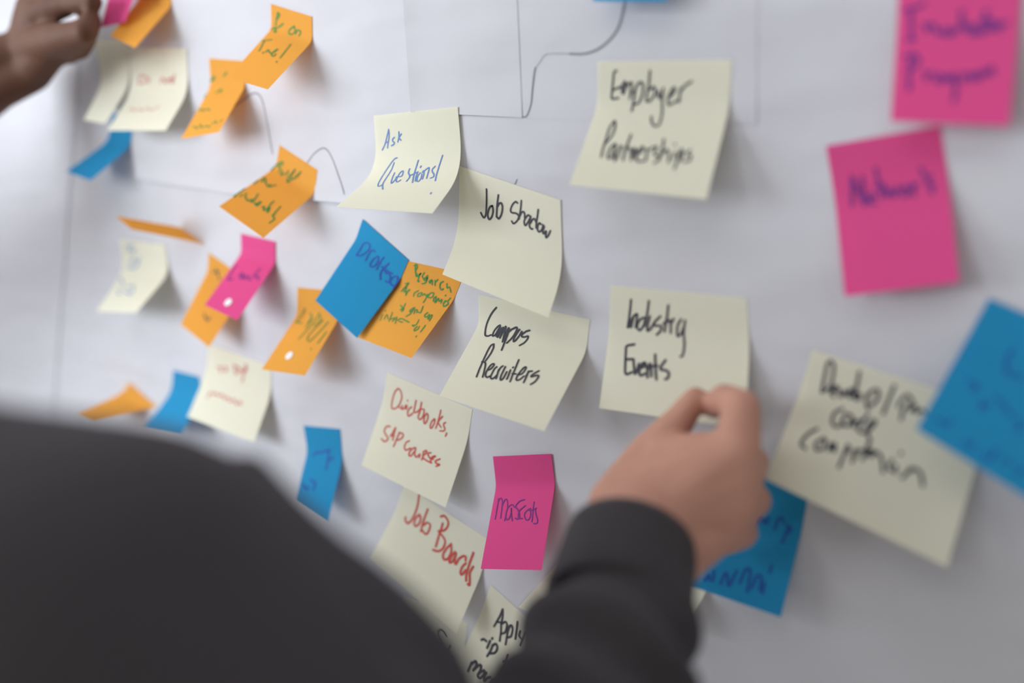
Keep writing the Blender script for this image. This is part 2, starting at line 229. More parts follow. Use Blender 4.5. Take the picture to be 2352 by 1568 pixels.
  (1.08, 'ink_red', [[[157,111],[148,124],[139,136],[130,150],[122,166],[117,186],[113,208],[110,231],[109,253],[109,273],[110,293],[113,311],[116,325],[120,333],[126,337],[131,339],[138,338],[147,335],[156,331],[166,324],[175,314],[183,302],[191,287],[198,270],[203,253],[207,236],[210,217],[212,199],[211,182],[208,166],[202,151],[196,138],[189,128],[181,121],[174,117],[165,114],[157,111]],[[190,290],[237,303]],[[232,267],[234,277],[237,287],[239,296],[243,300],[249,299],[255,293],[262,286],[266,279],[269,271],[271,263],[272,254],[273,245]],[[287,245],[285,284]],[[286,190],[284,197]],[[343,239],[335,247],[327,255],[320,263],[315,272],[311,283],[310,295],[310,307],[312,316],[315,325],[319,333],[325,339],[332,339],[340,333],[349,321],[359,307],[369,294]],[[380,153],[379,174],[378,197],[377,217],[377,235],[377,250],[376,262],[376,272],[379,277],[385,279],[394,276],[403,271],[411,265],[418,256],[425,246],[431,234],[438,223]],[[445,146],[444,172],[443,198],[443,224],[442,246],[440,266],[437,284],[435,299],[436,310],[442,318],[450,323],[460,325],[467,322],[474,313],[480,298],[485,281],[488,265],[489,250],[489,234],[487,220],[484,211],[478,208],[469,211],[459,215],[450,218]],[[522,233],[517,243],[512,254],[507,265],[504,277],[504,290],[505,305],[508,319],[511,329],[514,336],[519,341],[524,343],[528,340],[532,333],[536,320],[540,305],[542,292],[543,279],[542,266],[541,254],[538,245],[535,239],[531,236],[527,235],[522,233]],[[615,253],[609,264],[602,275],[596,285],[591,297],[588,310],[587,324],[587,337],[588,347],[591,353],[595,358],[600,360],[605,358],[609,350],[614,337],[618,322],[621,309],[623,296],[623,284],[623,272],[623,259]],[[669,142],[667,168],[665,194],[663,219],[660,244],[658,268],[656,292],[654,315],[653,338]],[[698,195],[687,214],[675,234],[666,252],[662,268],[667,280],[677,289],[690,297],[702,306]],[[743,241],[738,246],[732,250],[727,255],[724,261],[724,266],[724,272],[727,277],[729,283],[734,288],[739,294],[745,300],[748,305],[749,311],[748,318],[746,324],[741,329],[734,334],[724,338],[713,341],[702,345]],[[776,336],[773,370]]]),
  (1.16, 'ink_red', [[[167,516],[157,519],[146,521],[136,524],[129,531],[124,542],[120,556],[119,571],[121,584],[129,594],[140,602],[153,610],[164,616],[173,622],[181,626],[187,631],[190,637],[188,647],[183,659],[175,670],[166,677],[156,678],[144,675],[131,670],[118,666]],[[227,504],[209,604]],[[230,503],[231,521],[232,540],[233,559],[234,575],[236,590],[239,603],[241,615],[244,627]],[[205,593],[244,584]],[[287,529],[286,548],[284,567],[283,586],[282,605],[280,625],[279,644],[278,663],[276,682]],[[283,537],[293,534],[304,530],[314,527],[322,527],[329,531],[334,536],[338,544],[339,551],[336,561],[332,571],[325,582],[318,590],[311,597],[302,602],[293,606],[284,611]]]),
  (1.14, 'ink_red', [[[421,564],[414,569],[407,575],[401,581],[396,589],[392,601],[390,615],[390,629],[391,640],[395,649],[402,657],[409,662],[418,663],[427,658],[437,648],[448,636],[459,624]],[[498,602],[490,613],[481,623],[473,634],[467,646],[464,659],[462,673],[463,686],[465,695],[470,699],[477,699],[484,696],[491,690],[496,680],[501,665],[506,649],[511,633]],[[512,602],[514,617],[515,633],[517,648],[521,659],[527,669],[534,676],[542,681],[550,681],[556,673],[563,658],[569,644],[574,637],[577,640],[578,649],[579,661],[580,671]],[[601,601],[605,614],[608,627],[611,640],[613,651],[614,660],[613,667],[612,674],[612,682]],[[607,599],[612,593],[618,586],[622,581],[627,578],[630,580],[633,584],[635,591],[634,599],[630,611],[621,625],[614,640],[613,651],[620,658],[632,662],[646,665],[660,667],[675,668],[690,668],[706,668],[721,668]],[[681,580],[673,584],[665,588],[658,592],[654,597],[654,603],[658,609],[663,615],[670,621],[678,626],[688,632],[698,637],[705,642],[707,647],[707,651],[706,655],[705,660]],[[705,624],[715,615],[726,605],[735,596],[739,591],[737,590],[731,592],[723,596],[716,601],[711,608],[705,617],[702,626],[701,632],[704,633],[711,631],[719,629],[726,627]],[[791,596],[781,606],[770,615],[760,625],[755,633],[754,639],[757,644],[762,648],[768,651],[778,651],[790,649],[802,648],[807,649],[805,654],[797,661],[787,669],[778,677]]]),
 ]),
 'jobb': ('yellow', (-376.27, -0.5, -234.17), (-297.81, -0.5, -255.07), (-313.62, -17.5, -324.69), (-397.98, -16.5, -294.59), 0.373, 0.16, 0.4, [
  (1.57, 'ink_red', [[[190,10],[194,43],[198,77],[202,110],[204,142],[204,173],[203,204],[201,234],[200,261],[197,285],[195,308],[192,329],[188,347],[184,363],[179,378],[174,389],[168,397],[160,399],[151,397],[142,393],[135,388],[130,381],[127,373],[125,364],[122,355]],[[253,220],[245,237],[236,253],[229,269],[224,286],[221,304],[221,322],[223,339],[226,352],[232,362],[239,369],[246,372],[253,370],[260,359],[268,343],[274,323],[278,305],[278,287],[274,268],[270,250],[265,237],[261,229],[256,226],[250,224],[245,222]],[[319,101],[316,138],[312,175],[310,211],[308,248],[309,283],[311,317],[315,350],[319,383]],[[325,303],[331,289],[336,274],[342,261],[349,251],[358,246],[368,243],[378,244],[385,250],[389,261],[391,277],[392,295],[392,312],[391,329],[389,347],[385,364],[379,374],[369,377],[356,375],[342,371],[328,367]]]),
  (1.69, 'ink_red', [[[469,86],[478,76],[486,66],[495,57],[504,53],[517,56],[531,63],[545,73],[555,84],[560,97],[563,112],[563,128],[561,144],[558,162],[552,180],[544,197],[535,213],[522,226],[505,239],[491,249],[485,258],[491,264],[506,268],[523,272],[537,277],[549,283],[561,290],[571,299],[578,311],[583,327],[584,347],[584,368],[582,386],[578,403],[571,419],[563,434],[553,446],[542,454],[529,460],[515,464],[501,469]],[[507,143],[506,161],[506,179],[506,198],[506,218],[505,242],[504,267],[503,292],[503,318],[505,344],[507,371],[509,397],[512,422]],[[643,295],[635,314],[627,333],[620,352],[614,370],[610,390],[607,410],[605,429],[606,445],[610,458],[616,469],[623,477],[630,481],[638,479],[647,472],[655,462],[662,450],[665,433],[668,412],[669,390],[668,370],[664,352],[658,335],[651,319],[645,302]],[[704,343],[698,361],[692,378],[687,395],[683,411],[682,428],[682,446],[683,460],[685,469],[690,472],[696,470],[703,463],[708,453],[712,437],[715,416],[717,392],[720,369]],[[717,349],[719,367],[721,386],[724,403],[727,417],[733,429],[739,440],[746,447],[751,447],[754,437],[755,418],[757,396],[761,377],[768,361],[777,346],[786,333],[795,323],[801,318],[807,317],[813,319],[817,322],[819,328],[821,336],[822,346],[824,354]],[[835,376],[830,388],[824,400],[820,412],[817,425],[815,440],[815,456],[816,471],[818,482],[822,490],[828,496],[834,499],[839,496],[844,485],[848,469],[852,450],[857,433]],[[876,227],[873,257],[871,286],[869,315],[868,344],[869,375],[870,407],[873,437],[876,462],[881,480],[886,493],[891,505],[897,518]],[[910,358],[906,377],[903,396],[900,414],[900,430],[903,445],[910,459],[917,472],[923,485],[928,499],[934,513],[939,526],[941,535],[939,538],[934,537],[928,535],[923,534]]]),
 ]),
 'dev': ('yellow', (-98.03, -0.6, -90.52), (-17.48, -0.6, -105.08), (-24.44, -22.6, -176.65), (-108.31, -24.6, -154.54), 0.458, 0.14, 0.3, [
  (1.44, 'ink_black', [[[124,34],[120,39],[115,43],[110,50],[108,62],[107,81],[109,106],[111,134],[112,161],[114,186],[116,213],[118,239],[120,265]],[[124,34],[130,39],[136,44],[142,50],[147,60],[151,75],[154,94],[156,114],[158,134],[159,153],[161,174],[161,193],[158,212],[152,229],[143,244],[132,259],[122,274]],[[169,256],[173,241],[176,225],[180,210],[184,200],[189,197],[196,197],[201,201],[202,206],[199,216],[191,228],[183,241],[179,252],[181,259],[185,264],[191,268],[196,272]],[[216,215],[219,227],[223,241],[227,252],[231,256],[235,251],[239,238],[243,222],[248,207]],[[258,230],[263,217],[267,203],[271,190],[275,181],[280,177],[286,176],[290,177],[292,181],[287,188],[279,199],[271,210],[267,220],[268,226],[273,231],[278,235],[283,240]],[[295,48],[297,74],[299,100],[300,125],[301,149],[301,170],[299,190],[298,208],[297,227]],[[316,191],[313,201],[310,212],[308,222],[308,229],[312,233],[319,236],[326,235],[331,232],[333,225],[333,214],[332,202],[332,191]],[[368,182],[369,193],[370,204],[371,216],[373,227],[378,238],[383,249],[389,260],[395,271]],[[370,215],[374,196],[378,177],[382,160],[388,146],[395,135],[405,127],[414,123],[421,125],[425,135],[429,152],[430,172],[429,189],[425,202],[419,215],[411,228],[404,240]],[[497,60],[494,85],[492,111],[490,137],[488,163],[486,189],[483,215],[481,240],[480,266]]]),
  (1.38, 'ink_black', [[[572,94],[565,108],[559,123],[552,137],[548,150],[546,161],[546,171],[546,180],[546,190]],[[577,92],[586,99],[597,105],[606,113],[609,123],[605,137],[596,154],[585,172],[578,189],[575,207],[576,225],[577,243],[578,260]],[[613,187],[617,173],[621,158],[625,146],[629,141],[632,148],[636,163],[639,178],[644,186],[649,183],[655,173],[661,162],[668,156],[675,157],[682,163],[690,169],[697,175]]]),
  (1.44, 'ink_black', [[[262,332],[253,342],[244,352],[235,362],[230,375],[227,391],[227,410],[229,429],[233,443],[238,453],[245,460],[253,464],[261,464],[269,459],[277,449],[286,437],[295,427]],[[287,361],[285,379],[282,397],[281,414],[283,425],[291,432],[302,434],[314,433],[322,427],[326,413],[328,392],[327,372],[325,357],[319,352],[310,351],[300,352],[290,353]],[[335,373],[353,419]],[[346,395],[370,363]],[[404,307],[398,327],[391,347],[385,367],[381,384],[379,399],[378,413],[380,424],[383,431],[391,434],[403,435],[415,432],[425,424],[434,409],[442,388],[449,367],[453,350],[454,339],[453,331],[451,327],[447,327],[441,333],[433,344],[426,358],[421,372],[421,386],[423,401],[427,415],[431,428],[437,436],[443,443],[450,449],[455,456],[458,465],[459,474],[459,484],[460,494]]]),
  (1.45, 'ink_black', [[[167,526],[157,541],[146,556],[137,571],[129,588],[122,608],[116,631],[113,652],[113,668],[118,677],[127,680],[137,682],[147,685]],[[219,569],[211,582],[202,595],[194,608],[189,620],[189,633],[192,646],[196,657],[202,662],[209,662],[219,657],[228,649],[234,638],[236,624],[234,607],[232,588],[231,570]],[[266,635],[266,619],[265,601],[265,586],[267,579],[271,586],[277,601],[284,617],[288,623],[288,614],[287,596],[286,577],[286,569],[289,575],[293,589],[297,607],[301,623]],[[356,547],[355,567],[354,588],[353,609],[352,630],[352,651],[351,672],[350,692],[349,713]],[[352,589],[355,579],[359,568],[362,559],[364,556],[366,560],[367,570],[368,583],[369,594]],[[405,643],[407,619],[410,594],[413,572],[413,558],[411,553],[407,555],[403,562],[401,571],[401,582],[402,597],[404,613],[406,628]],[[455,496],[455,509],[455,523],[454,536],[454,550],[454,563],[453,577],[453,590],[453,604]],[[418,555],[488,519]],[[463,565],[471,553],[478,540],[485,529],[490,525],[491,531],[490,545],[489,558],[490,564],[492,559],[496,546],[501,533],[505,524],[510,520],[515,520],[521,522],[527,526],[533,532],[540,541],[547,552],[553,565],[559,578],[564,593],[569,609],[574,625]],[[600,527],[597,540],[594,554],[592,566],[592,576],[596,583],[603,588],[611,591],[618,595]],[[629,558],[633,594]],[[631,463],[630,471]],[[673,611],[678,599],[682,586],[686,574],[691,563],[698,553],[705,544],[711,537],[714,533],[712,534],[706,538],[699,544],[693,550]],[[699,534],[706,531],[713,528],[720,526],[727,526],[735,527],[742,530],[749,534],[756,542],[763,554],[769,570],[775,587],[782,604]]]),
 ]),
 'appl': ('yellow', (-296.2, -0.6, -288.16), (-234.02, -0.6, -317.06), (-258.32, -18.6, -397.21), (-325.61, -18.6, -375.94), 0.292, 0.16, 0.3, [
  (1.54, 'ink_black', [[[217,100],[216,118],[216,135],[215,153],[213,175],[208,200],[203,228],[198,257],[193,284]],[[217,100],[224,113],[231,126],[238,140],[243,155],[247,171],[250,189],[253,207],[256,225]],[[198,236],[248,211]],[[251,215],[259,230],[266,243],[274,257],[282,273],[289,291],[296,310],[303,330],[311,349]],[[256,225],[265,211],[275,195],[285,182],[294,174],[302,174],[310,178],[317,185],[322,195],[325,209],[328,226],[329,243],[327,257],[321,268],[312,276],[302,284],[293,292]],[[349,177],[349,192],[350,206],[351,222],[353,240],[359,263],[366,288],[375,313],[384,338]],[[349,197],[353,186],[357,174],[361,164],[367,159],[373,161],[381,167],[388,176],[394,187],[398,201],[401,217],[403,234],[402,248],[396,258],[387,267],[377,274],[368,282]],[[418,91],[423,107],[428,124],[432,140],[437,158],[442,177],[447,197],[453,217],[458,237]],[[482,141],[482,153],[481,165],[482,177],[485,185],[492,190],[502,191],[513,191],[524,192]],[[539,115],[539,132],[538,149],[538,166],[537,183],[536,200],[536,217],[536,234],[536,251]]]),
  (1.81, 'ink_black', [[[132,445],[136,440],[140,435],[145,431],[151,428],[158,426],[167,426],[176,426],[185,426]],[[219,403],[223,464]],[[229,372],[229,378]],[[262,414],[264,426],[266,439],[268,451],[268,464],[267,477],[266,490],[264,503],[262,516]],[[262,420],[269,411],[275,401],[282,393],[289,389],[298,390],[307,394],[316,401],[321,409],[325,418],[326,429],[325,441],[321,451],[314,459],[303,467],[292,474],[281,481]]]),
  (1.78, 'ink_black', [[[457,394],[461,412],[465,430],[468,447],[472,463],[475,478],[478,491],[481,503],[484,516]],[[450,458],[509,429]]]),
  (1.98, 'ink_black', [[[142,645],[144,722]],[[145,661],[152,648],[159,634],[166,622],[173,615],[181,615],[188,619],[194,627],[198,636],[199,647],[197,660],[194,675],[192,688]],[[195,680],[202,665],[210,648],[217,633],[224,622],[230,615],[237,612],[243,611],[249,613],[253,619],[257,627],[259,638],[261,648],[261,658],[260,670],[259,681],[258,692]],[[299,626],[291,635],[283,643],[276,652],[270,661],[266,670],[262,681],[260,690],[261,696],[267,700],[278,702],[289,702],[298,699],[306,691],[312,679],[317,666],[320,656],[319,647],[316,640],[312,634],[308,627]],[[336,628],[335,637],[334,647],[334,656],[336,665],[340,674],[345,684],[352,692],[357,694],[361,689],[365,678],[368,665],[373,655],[378,648],[385,643],[391,639],[397,634]],[[431,662],[440,655],[450,649],[459,642],[465,636],[469,630],[470,623],[470,618],[468,616],[462,617],[453,621],[444,627],[437,634],[432,645],[428,659],[427,673],[428,682],[434,687],[444,688],[455,687],[465,684],[473,679],[480,671],[488,662],[495,654]]]),
 ]),
 'contr': ('yellow', (-379.45, -0.4, -326.92), (-316.14, -0.4, -325.48), (-325.43, -8.4, -381.98), (-394.28, -8.4, -400.45), 0.191, 0.16, 0.4, [
  (1.49, 'ink_black', [[[724,305],[711,291],[699,277],[687,265],[675,255],[662,249],[648,246],[635,245],[624,248],[614,257],[604,270],[597,284],[595,298],[598,311],[605,323],[615,336],[627,352],[642,370],[661,391],[680,412],[696,430],[709,443],[719,453],[728,462],[738,472]],[[806,408],[801,436],[795,465],[790,491],[788,511],[788,523],[790,528],[793,532],[795,536]],[[746,469],[812,496]],[[826,573],[838,561],[851,548],[862,537],[871,534],[875,541],[876,554],[876,571],[877,586]],[[891,601],[877,649]]]),
 ]),
 'dont': ('yellow', (-691.39, -0.8, 89.98), (-606.37, -0.8, 83.41), (-607.84, -23.89, 18.53), (-687.37, -28.11, 18.9), 0.643, 0.2, 0.5, [
  (1.13, 'ink_red', [[[177,299],[166,322],[153,347],[147,368],[153,382],[177,386],[213,382],[251,375],[278,366],[294,354],[305,339],[308,324],[302,313],[282,306],[249,303],[212,302],[177,299]],[[352,319],[330,380]],[[551,378],[554,359],[557,339],[563,323],[572,317],[588,326],[609,346],[631,367],[648,377],[656,370],[660,353],[663,333],[668,315]],[[681,346],[697,336],[714,324],[729,316],[739,314],[741,323],[738,339],[734,358],[731,376]],[[787,276],[755,375]]]),
  (0.72, 'ink_red', [[[151,732],[161,720],[171,708],[182,697],[195,693],[214,699],[235,711],[257,724],[276,731],[290,727],[301,717],[312,706],[328,702],[350,706],[377,717],[403,727],[424,730],[436,721],[441,705],[448,689],[460,681],[481,687],[507,701],[535,715],[562,719],[587,711],[612,696],[637,677],[662,660]]]),
 ]),
 'fary': ('yellow', (-747.32, -0.5, 99.42), (-693.0, -0.5, 95.82), (-689.78, -28.5, 24.67), (-723.33, -28.5, 28.37), 0.664, 0.2, 0.5, [
 ]),
 'todo': ('yellow', (-732.87, -0.6, -78.14), (-659.81, -0.6, -78.58), (-650.0, -38.4, -133.41), (-727.21, -32.06, -142.53), 0.818, 0.16, 0.4, [
  (1.32, 'ink_blue', [[[120,79],[298,57]],[[218,73],[153,167]],[[239,132],[262,127],[288,121],[309,117],[319,117],[316,124],[302,135],[285,148],[269,160]]]),
  (1.32, 'ink_blue', [[[142,338],[153,309],[167,278],[187,250],[214,234],[252,232],[298,240],[339,253],[361,267],[360,283],[344,301],[319,319],[293,332],[262,338],[224,339],[182,338],[142,338]],[[408,204],[326,310]]]),
  (1.33, 'ink_blue', [[[30,477],[75,500],[126,524],[172,548],[205,574],[214,601],[206,630],[196,657],[196,679],[213,696],[237,708],[265,718],[291,729]],[[352,674],[412,690],[477,708],[532,721],[562,720],[558,697],[530,657],[492,616],[458,591],[429,587],[398,596],[367,610],[335,622]]]),
 ]),
 'posit': ('yellow', (-605.36, -0.6, -161.45), (-521.61, -0.6, -168.31), (-525.3, -18.6, -229.5), (-617.08, -18.6, -226.31), 0.431, 0.16, 0.4, [
  (1.31, 'ink_red', [[[174,266],[193,259],[212,251],[229,245],[240,247],[242,258],[238,276],[232,297],[227,316]],[[283,215],[297,223],[312,231],[325,240],[330,248],[326,255],[315,263],[301,271],[289,279]],[[437,149],[464,263]],[[437,159],[462,162],[490,165],[513,169],[525,178],[524,194],[513,214],[498,236],[486,256]],[[536,175],[550,185],[564,197],[578,205],[591,205],[605,192],[618,171],[631,146],[644,123]],[[622,83],[614,116],[606,149],[598,182],[592,214],[587,246],[584,277],[583,307],[583,337]]]),
  (1.23, 'ink_red', [[[166,684],[169,661],[172,637],[176,616],[182,602],[193,600],[207,605],[221,613],[233,615],[241,610],[248,600],[254,591],[263,586],[276,589],[290,597],[304,605],[317,607],[328,601],[337,590],[347,580],[357,576],[369,582],[383,596],[396,609],[408,616],[419,612],[428,600],[437,589],[448,584],[460,591],[473,605],[486,619],[498,625],[509,618],[520,603],[531,588],[543,582],[556,590],[570,607],[583,623],[596,630],[607,623],[618,606],[628,588],[637,580],[645,583],[651,593],[657,606],[664,617]]]),
 ]),
 'net': ('pink', (-101.21, -0.6, 8.98), (-53.44, -0.6, 17.92), (-36.35, -14.6, -48.56), (-82.44, -14.6, -59.74), 0.304, 0.1, 0.5, [
  (1.44, 'ink_purple', [[[153,410],[186,224]],[[186,224],[266,422]],[[266,422],[277,235]],[[301,389],[318,388],[336,386],[351,384],[362,381],[365,375],[363,367],[359,360],[353,356],[346,355],[336,357],[326,361],[318,367],[313,375],[309,386],[308,397],[311,406],[320,412],[333,416],[349,420],[363,424]],[[410,197],[412,219],[413,241],[414,264],[416,287],[419,312],[423,337],[427,363],[431,389]],[[387,311],[462,308]],[[463,323],[466,341],[468,360],[471,377],[476,385],[484,380],[494,365],[504,350],[512,344],[518,354],[523,374],[528,393],[535,401],[544,393],[555,375],[567,353],[579,334]],[[634,340],[626,347],[617,353],[609,360],[605,367],[606,376],[610,387],[616,397],[623,402],[633,403],[644,400],[655,395],[662,389],[664,380],[663,368],[660,357],[656,349],[652,345],[646,343],[640,342],[634,340]],[[698,336],[706,406]],[[701,366],[708,359],[715,351],[722,344],[729,340],[735,338],[741,339],[747,341],[752,343]],[[790,243],[799,261],[808,278],[818,296],[827,316],[836,338],[844,361],[853,386],[862,409]],[[868,303],[856,311],[842,318],[831,326],[828,334],[835,343],[850,352],[867,361],[883,370]]]),
 ]),
 'inc': ('pink', (-78.51, -1.6, 93.99), (-31.06, -1.6, 84.79), (-26.39, -14.6, 16.7), (-71.16, -15.6, 19.3), 0.286, 0.1, 0.5, [
  (1.65, 'ink_purple', [[[65,348],[84,344],[102,341],[121,337],[140,333],[161,328],[182,322],[204,315],[226,309]],[[115,338],[117,361],[119,385],[121,409],[123,432],[125,455],[127,477],[129,498],[131,520]],[[100,526],[162,513]],[[235,424],[263,464]],[[255,444],[269,436],[282,427],[295,421],[309,421],[322,429],[336,444],[349,461],[363,477]],[[420,441],[414,449],[405,458],[400,466],[399,472],[407,475],[419,476],[435,477],[448,478]],[[463,439],[462,449],[462,459],[462,468],[466,473],[476,472],[489,467],[503,460],[512,454],[516,449],[517,444],[516,438],[516,433]],[[542,332],[541,348],[540,365],[539,380],[542,394],[549,407],[560,420],[572,429],[582,434],[591,433],[600,426],[607,418],[609,412],[603,410],[592,408],[579,407],[567,406]],[[645,423],[635,429],[625,435],[616,440],[612,446],[616,452],[624,459],[634,465],[644,466],[652,459],[661,447],[669,436],[675,430],[679,434],[681,443],[683,454],[685,464]],[[740,324],[736,345],[732,367],[728,389],[725,407],[724,422],[724,435],[725,446],[725,458]],[[694,388],[780,376]],[[787,396],[779,404],[770,413],[763,421],[762,427],[769,430],[782,432],[797,431],[808,429],[816,423],[823,414],[828,405],[828,399],[822,395],[811,394],[799,393],[787,392]],[[849,389],[854,435]],[[852,414],[905,383]]]),
  (1.64, 'ink_purple', [[[134,606],[132,625],[131,644],[130,664],[130,687],[132,716],[136,748],[140,782],[144,815]],[[90,616],[110,611],[130,604],[148,600],[165,600],[180,607],[195,619],[206,633],[208,646],[198,659],[180,672],[158,686],[138,700]],[[270,704],[288,750]],[[286,729],[339,705]],[[390,721],[383,728],[375,735],[369,742],[368,747],[375,752],[388,756],[402,759],[413,759],[421,753],[429,745],[433,735],[434,728],[427,724],[416,721],[402,719],[389,716]],[[510,708],[499,711],[486,714],[476,717],[469,722],[469,730],[472,740],[478,748],[485,752],[494,745],[504,733],[515,721],[524,720],[530,733],[534,755],[537,779],[539,801],[539,818],[538,834],[536,850],[534,866]],[[582,705],[599,747]],[[596,726],[635,703]],[[688,697],[678,702],[668,708],[659,714],[655,719],[657,725],[664,732],[672,736],[681,736],[688,728],[697,715],[705,702],[711,696],[715,698],[717,706],[719,716],[721,726]],[[739,686],[741,695],[743,706],[745,714],[749,716],[754,708],[760,694],[767,679],[773,672],[777,676],[780,687],[783,698],[788,701],[794,693],[802,676],[810,660],[817,653],[822,656],[826,666],[829,679],[833,691]]]),
 ]),
 'mas': ('pink', (-295.15, -1.2, -193.24), (-249.53, -1.2, -180.83), (-238.06, -27.2, -246.31), (-285.06, -27.2, -260.82), 0.506, 0.2, 0.15, [
  (0.78, 'ink_purple', [[[82,387],[85,399],[87,410],[90,423],[92,439],[93,459],[93,482],[94,505],[94,525],[94,539],[94,550],[93,559],[93,569]],[[89,513],[89,486],[89,459],[89,434],[92,414],[98,400],[107,390],[116,384],[125,382],[134,384],[143,390],[152,399],[159,410],[164,420],[168,433],[171,447],[174,464],[177,485],[179,509],[182,535],[184,560]],[[173,449],[178,439],[183,428],[188,418],[193,410],[199,403],[205,397],[211,393],[218,392],[227,394],[236,399],[246,407],[254,416],[259,426],[263,439],[267,452],[271,465]],[[281,467],[289,462],[297,457],[305,452],[313,448],[322,445],[331,443],[340,443],[349,444],[359,447],[368,453],[377,459],[385,463],[392,465],[398,466],[404,466],[409,466]],[[280,462],[275,472],[271,481],[267,491],[265,502],[264,513],[266,526],[267,539],[268,550],[266,559],[264,567],[262,574],[260,582]],[[270,558],[279,563],[288,568],[296,573],[305,575],[313,574],[322,570],[330,565],[337,558],[342,549],[346,538],[349,526],[350,514],[348,501],[343,486],[339,474],[337,470],[340,477],[345,492],[352,510],[359,527],[367,541],[376,556],[385,570],[394,585]],[[538,400],[517,403],[496,406],[476,409],[458,415],[441,424],[425,436],[412,448],[407,459],[412,467],[426,475],[442,481],[455,488],[464,495],[473,501],[480,507],[487,515],[493,525],[498,536],[502,548],[506,559]],[[569,453],[547,464],[523,476],[501,487],[486,498],[479,509],[478,520],[480,530],[481,539],[483,547],[486,554],[489,559],[489,564],[486,567],[481,569],[475,571],[468,571],[461,570],[453,567],[445,564],[437,561]],[[463,568],[555,564]],[[665,478],[653,481],[641,484],[630,487],[619,492],[608,498],[597,505],[588,513],[582,521],[581,529],[583,538],[587,547],[593,555],[600,562],[609,569],[619,575],[628,579],[639,580],[649,579],[659,576],[667,572],[674,565],[679,556],[682,546],[683,536],[681,526],[676,515],[670,503],[665,492]],[[707,423],[707,437],[707,452],[706,466],[707,481],[709,496],[712,511],[714,526],[717,541],[719,555],[721,568],[723,581],[724,594]],[[624,492],[644,493],[664,493],[684,494],[702,493],[718,490],[732,486],[746,481],[760,476]],[[745,486],[750,497],[755,507],[761,518],[768,529],[778,541],[790,554],[802,567],[810,577],[814,585],[815,592],[815,597],[812,601],[809,605],[803,607],[796,609],[788,611],[781,611],[773,610],[764,609],[756,608]]]),
 ]),
 'be': ('orange', (-499.55, -0.9, 107.79), (-456.52, -0.9, 95.68), (-457.99, -40.67, 43.94), (-501.71, -39.84, 53.42), 0.824, 0.16, 0.15, [
  (1.09, 'ink_green', [[[172,63],[161,83],[148,104],[137,124],[128,142],[123,156],[120,169],[119,180],[118,192]],[[162,67],[180,68],[200,68],[215,70],[220,76],[210,86],[188,101],[162,118],[139,133]],[[303,152],[277,163],[253,175],[227,186],[197,198],[161,209],[120,220],[80,230],[42,242]],[[85,215],[105,226],[130,238],[152,249],[164,257],[160,261],[143,262],[120,261],[101,262]]]),
  (1.08, 'ink_green', [[[580,145],[549,157],[516,169],[487,181],[466,192],[454,204],[450,216],[453,226],[463,233],[480,236],[503,237],[527,235],[547,230],[562,221],[577,209],[591,196],[598,184],[596,175],[586,167],[573,159],[561,151]],[[615,217],[620,207],[627,196],[635,186],[645,178],[659,174],[674,172],[689,171],[702,172],[712,173],[722,176],[728,181],[730,187],[726,195],[719,205],[710,215],[705,226]]]),
  (1.09, 'ink_green', [[[42,420],[207,370]],[[80,419],[90,436],[99,453],[108,470],[118,487],[127,505],[136,524],[145,543],[155,561]],[[261,560],[274,576]],[[307,551],[307,540],[305,528],[306,518],[311,513],[324,515],[341,523],[360,532],[376,538],[388,541],[399,542],[410,542],[420,542]],[[449,555],[462,534],[476,512],[488,492],[494,478],[491,472],[482,472],[471,476],[464,484],[458,498],[453,518],[451,538],[456,554],[472,564],[495,572],[519,576],[535,576],[542,571],[542,561],[540,549],[539,538]],[[652,358],[657,384],[662,410],[667,436],[671,462],[676,489],[681,516],[685,544],[690,571]],[[688,627],[694,638]]]),
 ]),
 'orangeB': ('orange', (-577.58, -0.6, 74.51), (-536.53, -0.6, 70.39), (-528.6, -30.6, 16.81), (-577.0, -30.6, 11.84), 0.662, 0.16, 0.25, [
  (1.19, 'ink_green', [[[116,182],[102,191],[89,200],[76,209],[62,217],[46,223],[30,227],[13,231],[5,235]],[[116,182],[121,189],[127,197],[131,204],[129,211],[118,216],[100,221],[80,225],[62,229]],[[508,137],[415,180]]]),
  (1.12, 'ink_green', [[[5,401],[5,439]],[[405,334],[385,339],[365,344],[346,349],[328,355],[310,362],[294,369],[278,377],[262,384]],[[330,340],[409,372]]]),
  (1.11, 'ink_green', [[[36,602],[58,610],[80,619],[100,627],[115,629],[121,624],[120,614],[120,603],[128,599],[149,605],[178,617],[208,629],[233,635],[247,631],[255,621],[263,611],[278,606],[301,610],[329,617],[359,627],[389,636]]]),
  (1.1, 'ink_green', [[[150,861],[165,857],[180,853],[196,850],[215,851],[240,859],[270,873],[299,886],[320,890],[330,879],[333,859],[335,839],[344,830],[361,837],[384,854],[408,872],[433,884],[457,884],[482,878],[508,871],[536,869],[567,873],[601,880],[635,888],[668,896]],[[680,865],[686,849],[692,831],[699,817],[712,811],[731,816],[755,828],[780,845],[805,860]],[[907,802],[857,839]]]),
 ]),
 'build': ('orange', (-497.68, -0.6, 8.19), (-456.92, -0.6, -9.29), (-467.33, -43.4, -56.47), (-512.44, -46.11, -36.51), 0.968, 0.14, 0.2, [
  (1.14, 'ink_green', [[[134,148],[102,167],[71,184],[44,202],[22,221],[8,241],[5,262],[5,284],[5,306]],[[134,148],[143,153],[153,157],[160,162],[157,170],[138,181],[108,194],[82,207],[72,218],[84,223],[111,226],[138,229],[156,234],[159,243],[156,253],[152,265],[150,277]],[[215,240],[215,252],[217,266],[221,278],[227,284],[235,282],[243,274],[253,265],[263,256]],[[317,196],[310,253]],[[472,136],[382,248]],[[424,240],[411,250],[399,260],[390,270],[389,280],[399,290],[418,302],[438,310],[451,310],[454,299],[453,280],[455,259],[462,240]],[[612,124],[482,246]]]),
